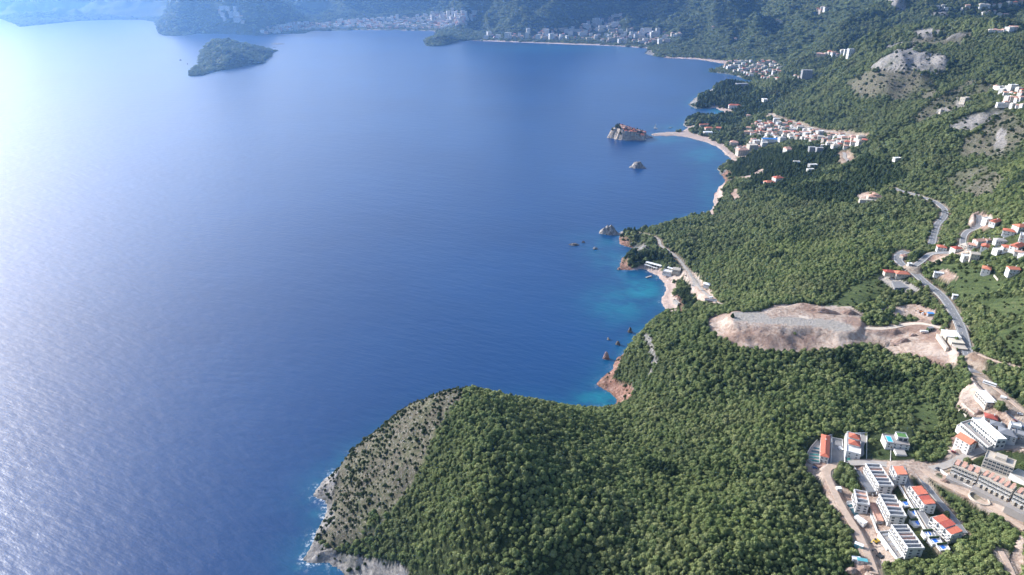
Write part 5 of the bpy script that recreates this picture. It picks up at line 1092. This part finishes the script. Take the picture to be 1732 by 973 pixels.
def digger(label, px, py, deg, col):
    x, y, z = hit1(px, py); r = empty('excavator', (x, y, z), R(deg)); tag(r, label, 'excavator'); EXCL.append((x, y, 5))
    for s_ in (-1, 1): mb = MB(); mb.prism([(-2.2, s_ * 1.2 - .35), (2.2, s_ * 1.2 - .35), (2.2, s_ * 1.2 + .35), (-2.2, s_ * 1.2 + .35)], 0, .9); mb.build('track', TYRE, r)
    mb = MB(); mb.box(-2.0, 1.6, -1.3, 1.3, 1.0, 2.2); mb.build('body', PAINT[col], r); mb = MB(); mb.box(.2, 1.6, -1.2, .0, 2.203, 3.2); mb.build('cab', M_['glass'], r)
    def beam(nm, a, b, t): mb = MB(); d = (b[0] - a[0], b[2] - a[2]); l = math.hypot(*d); nx, nz = -d[1] / l * t, d[0] / l * t; mb.add([(a[0] + nx, .2, a[2] + nz), (b[0] + nx, .2, b[2] + nz), (b[0] - nx, .2, b[2] - nz), (a[0] - nx, .2, a[2] - nz), (a[0] + nx, .7, a[2] + nz), (b[0] + nx, .7, b[2] + nz), (b[0] - nx, .7, b[2] - nz), (a[0] - nx, .7, a[2] - nz)], [(3, 2, 1, 0), (4, 5, 6, 7), (0, 1, 5, 4), (1, 2, 6, 5), (2, 3, 7, 6), (3, 0, 4, 7)]); mb.build(nm, PAINT[col], r)
    beam('boom', (1.4, 0, 1.8), (4.2, 0, 4.6), .3); beam('arm', (4.2, 0, 4.6), (6.0, 0, 2.0), .22); mb = MB(); mb.box(5.4, 6.6, -.2, 1.1, .8, 2.0); mb.build('bucket', PAINT['dark'], r)
digger('yellow excavator on the dirt track beside the unfinished villas', 1482, 917, 200, 'yellow'); digger('orange excavator working beside the blue cover on the earthworks', 1558, 529, 150, 'orange'); digger('dark excavator lowest on the building site', 1488, 942, 120, 'dark')
def shed(label, px, py, L, w, h, deg, mat, name='site_hut', cat='site hut'):
    x, y, z = hit1(px, py); z = max(z, base_height(x, y, R(deg), L, w)); r = empty(name, (x, y, z), R(deg)); tag(r, label, cat); EXCL.append((x, y, L * .6)); mb = MB(); mb.box(-L / 2, L / 2, -w / 2, w / 2, -1.5, h); mb.build('wall', M_[mat[0]], r)
    mb = MB(); mb.box(-L / 2 - .15, L / 2 + .15, -w / 2 - .15, w / 2 + .15, h + .003, h + .25); mb.build('roof', M_[mat[1]], r); child('window', window_mesh(1.2, 1.0), r, (L * .2, -w / 2, 1.0)); mb = MB(); mb.box(-L * .3, -L * .3 + 1, -w / 2 - .06, -w / 2 + .1, 0, 2.0); mb.build('door', M_['grey'], r)
shed('white site hut at the bottom end of the building site', 1447, 949, 6, 3, 2.8, -10, ('white', 'metal')); shed('teal roofed site hut right beside the white one', 1457, 953, 7, 3, 2.8, -15, ('white', 'teal')); shed('pale teal container among pale rubble left of the track', 1452, 925, 6, 3, 2.6, -35, ('teal', 'metal'))
shed('white container below the empty pool terrace', 1454, 886, 9, 4, 3, -60, ('white', 'metal')); shed('low container with blue cover on the earthworks pad', 1573, 534, 7, 4, 2.8, -5, ('grey', 'blue')); shed('white water tank hut where the site track leaves the trees', 1418, 829, 4, 3, 2.4, 0, ('white', 'metal'))
shed('green machine shed beside the earthworks lorry', 1573, 559, 7, 4, 3, 10, ('hedge', 'greyroof'))
# pale retaining walls beside the hall
for lb, a, b in (('pale retaining wall, longer one on the bare slope below the hall', (1626, 683), (1648, 702)), ('pale retaining wall, shorter one nearest the wood', (1622, 694), (1634, 706)), ('white garden wall stripe in the vegetable plots', (1681, 467), (1688, 475))):
    x0, y0, z0 = hit1(*a); x1, y1, z1 = hit1(*b); r = empty('retaining_wall', (x0, y0, z0), 0); tag(r, lb, 'wall'); mb = MB(); dx, dy = x1 - x0, y1 - y0; l = math.hypot(dx, dy); nx, ny = -dy / l * .5, dx / l * .5
    mb.add([(nx, ny, -2), (dx + nx, dy + ny, z1 - z0 - 2), (dx - nx, dy - ny, z1 - z0 - 2), (-nx, -ny, -2), (nx, ny, 1.8), (dx + nx, dy + ny, z1 - z0 + 1.8), (dx - nx, dy - ny, z1 - z0 + 1.8), (-nx, -ny, 1.8)], [(3, 2, 1, 0), (4, 5, 6, 7), (0, 1, 5, 4), (1, 2, 6, 5), (2, 3, 7, 6), (3, 0, 4, 7)]); mb.build('masonry', M_['cream'], r)

def site_wall(label, pts, h=1.8, t=.35, m='white'):
    P = [hit1(*q) for q in pts]; x0, y0, z0 = P[0]; r = empty('retaining_wall', (x0, y0, z0)); tag(r, label, 'wall'); mb = MB()
    for (xa, ya, za), (xb, yb, zb) in zip(P[:-1], P[1:]):
        dx, dy = xb - xa, yb - ya; l = math.hypot(dx, dy); nx, ny = -dy / l * t, dx / l * t; xa -= x0; ya -= y0; xb -= x0; yb -= y0; za -= z0; zb -= z0
        mb.add([(xa + nx, ya + ny, za - 3), (xb + nx, yb + ny, zb - 3), (xb - nx, yb - ny, zb - 3), (xa - nx, ya - ny, za - 3), (xa + nx, ya + ny, za + h), (xb + nx, yb + ny, zb + h), (xb - nx, yb - ny, zb + h), (xa - nx, ya - ny, za + h)], [(3, 2, 1, 0), (4, 5, 6, 7), (0, 1, 5, 4), (1, 2, 6, 5), (2, 3, 7, 6), (3, 0, 4, 7)])
    mb.build('masonry', M_[m], r)
site_wall('long white wall between the unfinished rows and the blue pools', [(1507, 805), (1520, 822), (1532, 842), (1544, 862), (1556, 884), (1572, 910), (1580, 924)])
site_wall('white wall along the upper side of the grey garage row', [(1444, 792), (1455, 806), (1466, 822), (1476, 840)])
site_wall('curved white wall between site track and empty pool terrace', [(1472, 872), (1478, 886), (1483, 900), (1490, 915), (1500, 932)])
site_wall('white wall under the first row of pink roofed houses', [(1589, 795), (1602, 805), (1625, 818), (1652, 830)], 1.4)
site_wall('low pale wall between highway and dirt shoulder above the hall', [(1640, 640), (1650, 652), (1660, 664)], 1.0, .25, 'concrete')
RUB = rock_mat('rubble', (.13, .08, .06), (.27, .18, .14), (.38, .31, .27))
for i, (lb, px, py, rx, ry, hh) in enumerate((('reddish rubble heap at the bottom of the building site', 1440, 966, 9, 6, 3.0), ('reddish rubble heap right of the site huts', 1466, 962, 7, 5, 2.4), ('small earth heap beside the yellow excavator', 1490, 905, 5, 4, 2.0),
    ('brown spoil heap on the middle of the earthworks yard', 1528, 577, 12, 7, 3.5), ('grey gravel heap near the small concrete hall of the earthworks', 1545, 568, 8, 5, 2.5), ('brown spoil ridge behind the gravel plateau', 1395, 528, 26, 7, 4.5), ('second spoil ridge at the right end of the gravel plateau', 1435, 530, 18, 7, 4.0),
    ('earth heap on the bank above the hotel', 1655, 698, 7, 5, 2.2), ('pile of earth below the road bend beside the row houses', 1600, 815, 8, 5, 1.8))):
    x, y, z = hit1(px, py); o, _t = islet('rubble_heap', lb, 'rubble heap', x, y, rx, ry, hh, R(-15), RUB, 60 + i, n=26); o.location.z = z + .4; EXCL.append((x, y, rx * .7))
# ------------------------------------------------------------------ woods
def crown_mesh_data(seed, kind='broad', nclump=150, lobes=6):
    """leaf clumps (small bent faces) spread over uneven lobes; unit crown: radius 1, base at 0"""
    r = np.random.default_rng(seed); V = []; F = []
    if kind == 'pine':
        L = [((0, 0, 0.55 + 0.32 * i), (0.62 - 0.09 * i) , 0.34) for i in range(4)] + [((0.3 * cos(a), 0.3 * sin(a), 0.7), 0.5, 0.4) for a in (0.4, 2.6, 4.5)]
    else:
        L = [((0, 0, 0.7), 0.60, 0.58)]
        for i in range(lobes):
            a = i * 2 * pi / lobes + r.uniform(-.4, .4); q = r.uniform(.45, .72)
            L.append(((q * cos(a), q * sin(a), r.uniform(.35, .9)), r.uniform(.28, .48), r.uniform(.26, .44)))
        L.append(((r.uniform(-.2, .2), r.uniform(-.2, .2), 1.1), .46, .4))
    for (c, rr, rz) in L:
        # a dark inner body so gaps are not see-through everywhere
        k = len(V); n = 6
        for j, (zf, sf) in enumerate(((-.8, .45), (0, .8), (.7, .55))):
            for i in range(n):
                a = 2 * pi * i / n + j * .5; V.append((c[0] + rr * sf * cos(a), c[1] + rr * sf * sin(a), c[2] + rz * zf))
        V.append((c[0], c[1], c[2] + rz * .85))
        for j in range(2):
            for i in range(n): F.append((k + j * n + i, k + j * n + (i + 1) % n, k + (j + 1) * n + (i + 1) % n, k + (j + 1) * n + i))
        for i in range(n): F.append((k + 2 * n + i, k + 2 * n + (i + 1) % n, k + 3 * n))
        m = max(6, int(nclump * rr * rr * 1.6))
        for i in range(m):
            u = r.uniform(-.45, 1); th = r.uniform(0, 2 * pi); s_ = math.sqrt(max(0, 1 - u * u))
            nrm = np.array([s_ * cos(th), s_ * sin(th), u]); p = np.array(c) + nrm * np.array([rr, rr, rz]) * r.uniform(.82, 1.2)
            t1 = np.cross(nrm, r.normal(size=3)); t1 /= np.linalg.norm(t1) + 1e-9; t2 = np.cross(nrm, t1)
            tilt = r.uniform(-.5, .5); t1 = t1 * cos(tilt) + nrm * sin(tilt)
            sz = r.uniform(.10, .19); k = len(V)
            V += [tuple(p - t1 * sz), tuple(p + t2 * sz * .8 + nrm * .03), tuple(p + t1 * sz), tuple(p - t2 * sz * .8 + nrm * .03)]
            F.append((k, k + 1, k + 2)); F.append((k, k + 2, k + 3))
    return V, F
def leaf_mat(name, stops, patch_col, patch_amt=0.5, rnd=0.36):
    m = NT(name); oi = m.n('ShaderNodeObjectInfo'); loc = oi.outputs['Location']
    a = m.noise(loc, 0.011, 4, 0.6); b = m.noise(loc, 0.05, 3, 0.6)
    f = m.math('ADD', m.math('MULTIPLY', oi.outputs['Random'], rnd), m.math('ADD', m.math('MULTIPLY', a, .62), m.math('MULTIPLY', b, .3)))
    f = m.math('SUBTRACT', f, 0.12 - (.36 - rnd) * .5)
    c = m.ramp(f, stops)
    pf = m.math('MULTIPLY', m.ramp(m.noise(loc, 0.018, 5, 0.7), [(0.50, (0, 0, 0)), (0.60, (1, 1, 1))]), patch_amt)
    c = m.mix(pf, c, patch_col)
    c = m.mix(m.math('MULTIPLY', m.ramp(m.noise(loc, 0.009, 4, 0.65), [(0.50, (0, 0, 0)), (0.64, (1, 1, 1))]), patch_amt * .9), c, tuple(min(1, q * k_) for q, k_ in zip(stops[-1][1], (.80, .92, .62))))
    pos = m.n('ShaderNodeNewGeometry').outputs['Position']
    c = m.mix(1.0, c, m.ramp(m.noise(pos, 0.9, 2, 0.6), [(0.3, (.72, .74, .7)), (0.7, (1.25, 1.22, 1.2))]), 'MULTIPLY')
    m.l(c, m.b.inputs['Base Color']); m.b.inputs['Roughness'].default_value = 0.7; m.b.inputs['Specular IOR Level'].default_value = 0.25
    tr = m.n('ShaderNodeBsdfTranslucent'); m.l(m.mix(1.0, c, (1.1, 1.15, 0.8), 'MULTIPLY'), tr.inputs['Color'])
    ms = m.n('ShaderNodeMixShader'); ms.inputs[0].default_value = 0.28; m.l(m.b.outputs[0], ms.inputs[1]); m.l(tr.outputs[0], ms.inputs[2]); m.l(ms.outputs[0], m.t.nodes['Material Output'].inputs['Surface'])
    return m.mat
LEAF = {'broad': leaf_mat('broad_leaves', [(0.20, (0.07, 0.105, 0.042)), (0.40, (0.135, 0.185, 0.07)), (0.60, (0.21, 0.25, 0.105)), (0.82, (0.30, 0.32, 0.155))], (0.12, 0.125, 0.075), 0.45),
        'pine': leaf_mat('pine_needles', [(0.2, (0.022, 0.044, 0.02)), (0.55, (0.045, 0.076, 0.03)), (0.9, (0.09, 0.125, 0.05))], (0.04, 0.06, 0.025), 0.3),
        'scrub': leaf_mat('scrub_leaves', [(0.2, (0.02, 0.038, 0.014)), (0.55, (0.045, 0.07, 0.024)), (0.9, (0.10, 0.12, 0.045))], (0.10, 0.085, 0.045), 0.4)}
LEAF['far'] = leaf_mat('distant_leaves', [(0.25, (0.06, 0.092, 0.04)), (0.45, (0.125, 0.165, 0.068)), (0.65, (0.19, 0.22, 0.10)), (0.85, (0.24, 0.26, 0.13))], (0.11, 0.11, 0.07), 0.5, 0.16)
BARK = plain('bark', (0.10, 0.075, 0.055), 0.9, 0.15, 2.0)
def exclude(x, y, r): EXCL.append((x, y, r))
def scatter(y0, y1, spacing, jit=0.45):
    """candidate points on a jittered grid over the strip y0..y1 inside the view (with a margin)"""
    xs_, ys_ = [], []
    y = y0
    ny = int((y1 - y0) / spacing)
    for j in range(ny):
        yj = y0 + j * spacing; xa = max(T0 * 0.98, -0.80) * (yj + 300); xb = 0.93 * (yj + 300)
        n = int((xb - xa) / spacing); x = xa + (np.arange(n) + 0.5 * (j & 1)) * spacing
        xs_.append(x); ys_.append(np.full(n, yj))
    x = np.concatenate(xs_); y = np.concatenate(ys_)
    x += RNG.uniform(-jit, jit, len(x)) * spacing; y += RNG.uniform(-jit, jit, len(x)) * spacing
    return x, y
def pick(x, y, spacing):
    sd = sample(SD, x, y); z = sample(H, x, y)
    s_ = lambda k: sample(K[k], x, y)
    dens = np.full(x.shape, 0.97)
    dens *= 1 - 0.985 * s_('soil'); dens *= 1 - s_('sand'); dens *= 1 - s_('gravel'); dens *= 1 - sample(road_m, x, y)
    dens *= 1 - 0.86 * s_('rock'); dens *= 1 - 0.68 * s_('bare'); dens *= 1 - 0.72 * s_('meadow'); dens *= 1 - 0.93 * s_('villa'); dens *= 1 - (0.45 + .45 * (y > 2600)) * s_('town')
    cape = s_('cape'); streak = fbm(x * 1.6 + y * .3, y * .6 - x * .3, 24, 3, 202)
    dens = np.where(cape > .5, np.where(streak > 0.48, 0.92, 0.5), dens)
    gap = fbm(x, y, 55, 3, 303); dens *= np.where(gap < 0.30, 0.75, 1.0)
    ok = (sd > 4) & (RNG.random(len(x)) < dens)
    px, py = project(x, y, z); ok &= (px > -90) & (px < 1850) & (py > -40) & (py < 1100)
    ex = np.zeros(len(x), bool)
    for a, b, r_ in EXCL: ex |= ((x - a) ** 2 + (y - b) ** 2) < (r_ + spacing * .35) ** 2
    ok &= ~ex
    return x[ok], y[ok], z[ok], (s_('pine')[ok]), np.maximum(cape, np.maximum(s_('bare'), np.maximum(s_('rock'), s_('meadow'))))[ok], px[ok], py[ok]
P_ = []
for (ya, yb, sp) in ((230, 620, 3.45), (620, 1100, 4.5), (1100, 2100, 6.6), (2100, 3800, 10.5), (3800, 8200, 24.0)):
    x, y = scatter(ya, yb, sp); x, y, z, pine, scrub, px, py = pick(x, y, sp)
    big_ = fbm(x, y, 40, 2, 404)
    rad = sp * np.where(yb < 700, 1.1, 1.0) * (0.50 + 0.58 * RNG.random(len(x)) ** 2 + 0.45 * (big_ - .5)); hs = RNG.uniform(0.75, 1.15, len(x)) * (0.55 if sp > 20 else 1)
    sc_ = scrub > .5; rad = np.where(sc_, rad * RNG.uniform(.35, .85, len(x)), rad)
    kind = np.where(pine + (fbm(x, y, 70, 3, 515) - .5) * 2.2 > .62, 1, np.where(sc_, 2, np.where(RNG.random(len(x)) < .07, 1, 0))); hs = np.where(kind == 1, hs * 0.95, hs)
    P_.append(np.stack([x, y, z, rad, hs, kind, px, py], 1))
PT = np.concatenate(P_)
print('trees', len(PT))
# the largest in the picture stand as trees of their own
inframe = (PT[:, 6] > 4) & (PT[:, 6] < 1728) & (PT[:, 7] > 4) & (PT[:, 7] < 968) & (PT[:, 5] == 0)
size = np.where(inframe, PT[:, 3] / np.sqrt(PT[:, 0] ** 2 + PT[:, 1] ** 2 + (PT[:, 2] - CAMZ) ** 2), 0)
ind = np.argsort(-size)[:290]
own = PT[ind]; rest = np.delete(PT, ind, axis=0)
def mesh_obj(name, V, F, mat, parent=None):
    me = bpy.data.meshes.new(name); me.from_pydata(V, [], F); me.materials.append(mat); me.update()
    return link(bpy.data.objects.new(name, me), parent)
def trunk_data():
    V = []; F = []
    def limb(a, b, ra, rb, n=6):
        a = np.array(a); b = np.array(b); d = b - a; d /= np.linalg.norm(d); u = np.cross(d, (0.3, 1, .1)); u /= np.linalg.norm(u); w = np.cross(d, u); k = len(V)
        for (c, q) in ((a, ra), (b, rb)):
            for i in range(n): V.append(tuple(c + (u * cos(2 * pi * i / n) + w * sin(2 * pi * i / n)) * q))
        F.extend([(k + i, k + (i + 1) % n, k + n + (i + 1) % n, k + n + i) for i in range(n)])
    limb((0, 0, -.5), (0, 0, .35), .10, .07); limb((0, 0, .35), (.3, .1, .8), .06, .03); limb((0, 0, .35), (-.25, .2, .85), .06, .03); limb((0, 0, .35), (0, -.3, .9), .055, .02)
    return V, F
protos = []
for i in range(4):
    e = empty('tree'); V, F = crown_mesh_data(40 + i, 'broad', 210, 5 + i % 3); mesh_obj('crown', V, F, LEAF['broad'], e); tv, tf = trunk_data(); mesh_obj('trunk', tv, tf, BARK, e); protos.append(e)
for i, (x, y, z, rad, hs, kd_, px, py) in enumerate(own):
    src = protos[i % 4]
    o = src if i < 4 else dup(src, (0, 0, 0), 0)
    o.location = (x, y, z - 0.2 * rad); o.rotation_euler = (0, 0, RNG.uniform(0, 6.28)); o.scale = (rad, rad, rad * hs)
    tag(o, 'bushy green broadleaf tree among the many that clothe the near wooded slope', 'tree', 'trees of the near wooded slope')
# the rest: one object for each kind of wood
def woods(name, pts, kind, mat, nv, label, low=False):
    V, F, pid = [], [], []
    for i in range(nv):
        v, f = crown_mesh_data(70 + i + 10 * len(name), 'pine' if kind == 1 else 'broad', 60 if low else 130, 4 + i % 3); k = len(V)
        V += v; F += [tuple(q + k for q in t) for t in f]; pid += [i + 1] * len(v)
    npv = len(V); V += [tuple(p) for p in pts[:, :3].tolist()]; n = len(V)
    me = bpy.data.meshes.new(name); me.from_pydata(V, [], F); me.materials.append(mat)
    a = me.attributes.new('proto', 'INT', 'POINT'); a.data.foreach_set('value', np.array(pid + [0] * len(pts), np.int32))
    a = me.attributes.new('pick', 'INT', 'POINT'); a.data.foreach_set('value', np.concatenate([np.zeros(npv), RNG.integers(0, nv, len(pts))]).astype(np.int32))
    a = me.attributes.new('size', 'FLOAT_VECTOR', 'POINT'); s3 = np.zeros((n, 3)); s3[npv:, 0] = pts[:, 3]; s3[npv:, 1] = pts[:, 3] * RNG.uniform(.8, 1.2, len(pts)); s3[npv:, 2] = pts[:, 3] * pts[:, 4]
    a.data.foreach_set('vector', s3.ravel().astype(np.float32))
    a = me.attributes.new('turn', 'FLOAT_VECTOR', 'POINT'); t3 = np.zeros((n, 3)); t3[npv:, 2] = RNG.uniform(0, 6.28, len(pts)); t3[npv:, 0] = RNG.uniform(-.15, .15, len(pts)); a.data.foreach_set('vector', t3.ravel().astype(np.float32))
    me.update(); o = link(bpy.data.objects.new(name, me)); tag(o, label, 'woodland', None, 'stuff')
    gt = bpy.data.node_groups.new(name, 'GeometryNodeTree')
    gt.interface.new_socket('Geometry', in_out='INPUT', socket_type='NodeSocketGeometry'); gt.interface.new_socket('Geometry', in_out='OUTPUT', socket_type='NodeSocketGeometry')
    gi = gt.nodes.new('NodeGroupInput'); go = gt.nodes.new('NodeGroupOutput'); Lk = gt.links.new
    def named(nm, typ):
        q = gt.nodes.new('GeometryNodeInputNamedAttribute'); q.data_type = typ; q.inputs['Name'].default_value = nm
        return [s for s in q.outputs if s.enabled and s.name == 'Attribute'][0]
    pa = named('proto', 'INT')
    def cmp(v):
        c = gt.nodes.new('FunctionNodeCompare'); c.data_type = 'INT'; c.operation = 'EQUAL'; Lk(pa, c.inputs[2]); c.inputs[3].default_value = v; return c.outputs[0]
    gtoi = gt.nodes.new('GeometryNodeGeometryToInstance')
    for i in range(nv, 0, -1):
        sg = gt.nodes.new('GeometryNodeSeparateGeometry'); sg.domain = 'POINT'; Lk(gi.outputs[0], sg.inputs[0]); Lk(cmp(i), sg.inputs[1]); Lk(sg.outputs[0], gtoi.inputs[0])
    sg = gt.nodes.new('GeometryNodeSeparateGeometry'); sg.domain = 'POINT'; Lk(gi.outputs[0], sg.inputs[0]); Lk(cmp(0), sg.inputs[1])
    iop = gt.nodes.new('GeometryNodeInstanceOnPoints'); Lk(sg.outputs[0], iop.inputs['Points']); Lk(gtoi.outputs[0], iop.inputs['Instance'])
    iop.inputs['Pick Instance'].default_value = True; Lk(named('pick', 'INT'), iop.inputs['Instance Index'])
    er = gt.nodes.new('FunctionNodeEulerToRotation'); Lk(named('turn', 'FLOAT_VECTOR'), er.inputs[0]); Lk(er.outputs[0], iop.inputs['Rotation']); Lk(named('size', 'FLOAT_VECTOR'), iop.inputs['Scale'])
    Lk(iop.outputs[0], go.inputs[0]); md = o.modifiers.new('woods', 'NODES'); md.node_group = gt
    return o
rest[:, 2] -= rest[:, 3] * 0.2
nearm = rest[:, 1] < 1100
woods('near_woodland', rest[(rest[:, 5] == 0) & nearm], 0, LEAF['broad'], 4, 'dense green broadleaf wood covering the near hills')
woods('far_woodland', rest[(rest[:, 5] == 0) & ~nearm], 0, LEAF['far'], 3, 'darker green wood on the more distant slopes along the bay', True)
woods('pine_woodland', rest[rest[:, 5] == 1], 1, LEAF['pine'], 3, 'dark conifer wood around the beaches and the villages')
woods('scrub', rest[rest[:, 5] == 2], 2, LEAF['scrub'], 3, 'scattered low dark bushes on the dry rocky ground')
# trees on the walled islet and single clumps by the houses
def lone(x, y, z, rad, kind, label, group=None, hs=1.2):
    key = ('lone', kind)
    if key not in _cache:
        e = empty('tree'); V, F = crown_mesh_data(91 + len(kind), 'pine' if kind == 'pine' else 'broad', 200, 6); mesh_obj('crown', V, F, LEAF[kind], e); tv, tf = trunk_data(); mesh_obj('trunk', tv, tf, BARK, e); _cache[key] = e; o = e
    else: o = dup(_cache[key], (0, 0, 0), 0)
    o.location = (x, y, z - rad * .15); o.scale = (rad, rad, rad * hs); o.rotation_euler = (0, 0, RNG.uniform(0, 6.28)); tag(o, label, 'tree', group)
for x, y, z, q in ISLET_TREES: lone(x, y, z, q, 'pine', 'dark tree on the cliff side of the walled islet', 'dark trees on the walled islet')
for px, py, q in ((1424, 792, 4.5), (1421, 803, 6), (1430, 806, 6.5), (1438, 812, 6.5), (1428, 818, 6), (1440, 824, 6), (1416, 812, 5), (1445, 830, 5), (1434, 800, 5.5)):
    x, y, z = hit1(px, py); lone(x, y, z, q, 'broad', 'big dark green tree in the clump beside the grey garage row', 'trees of the clump beside the garages')
x, y, z = hit1(1690, 692); lone(x, y, z, 5.5, 'broad', 'single round tree at the end of the long white hall roof')
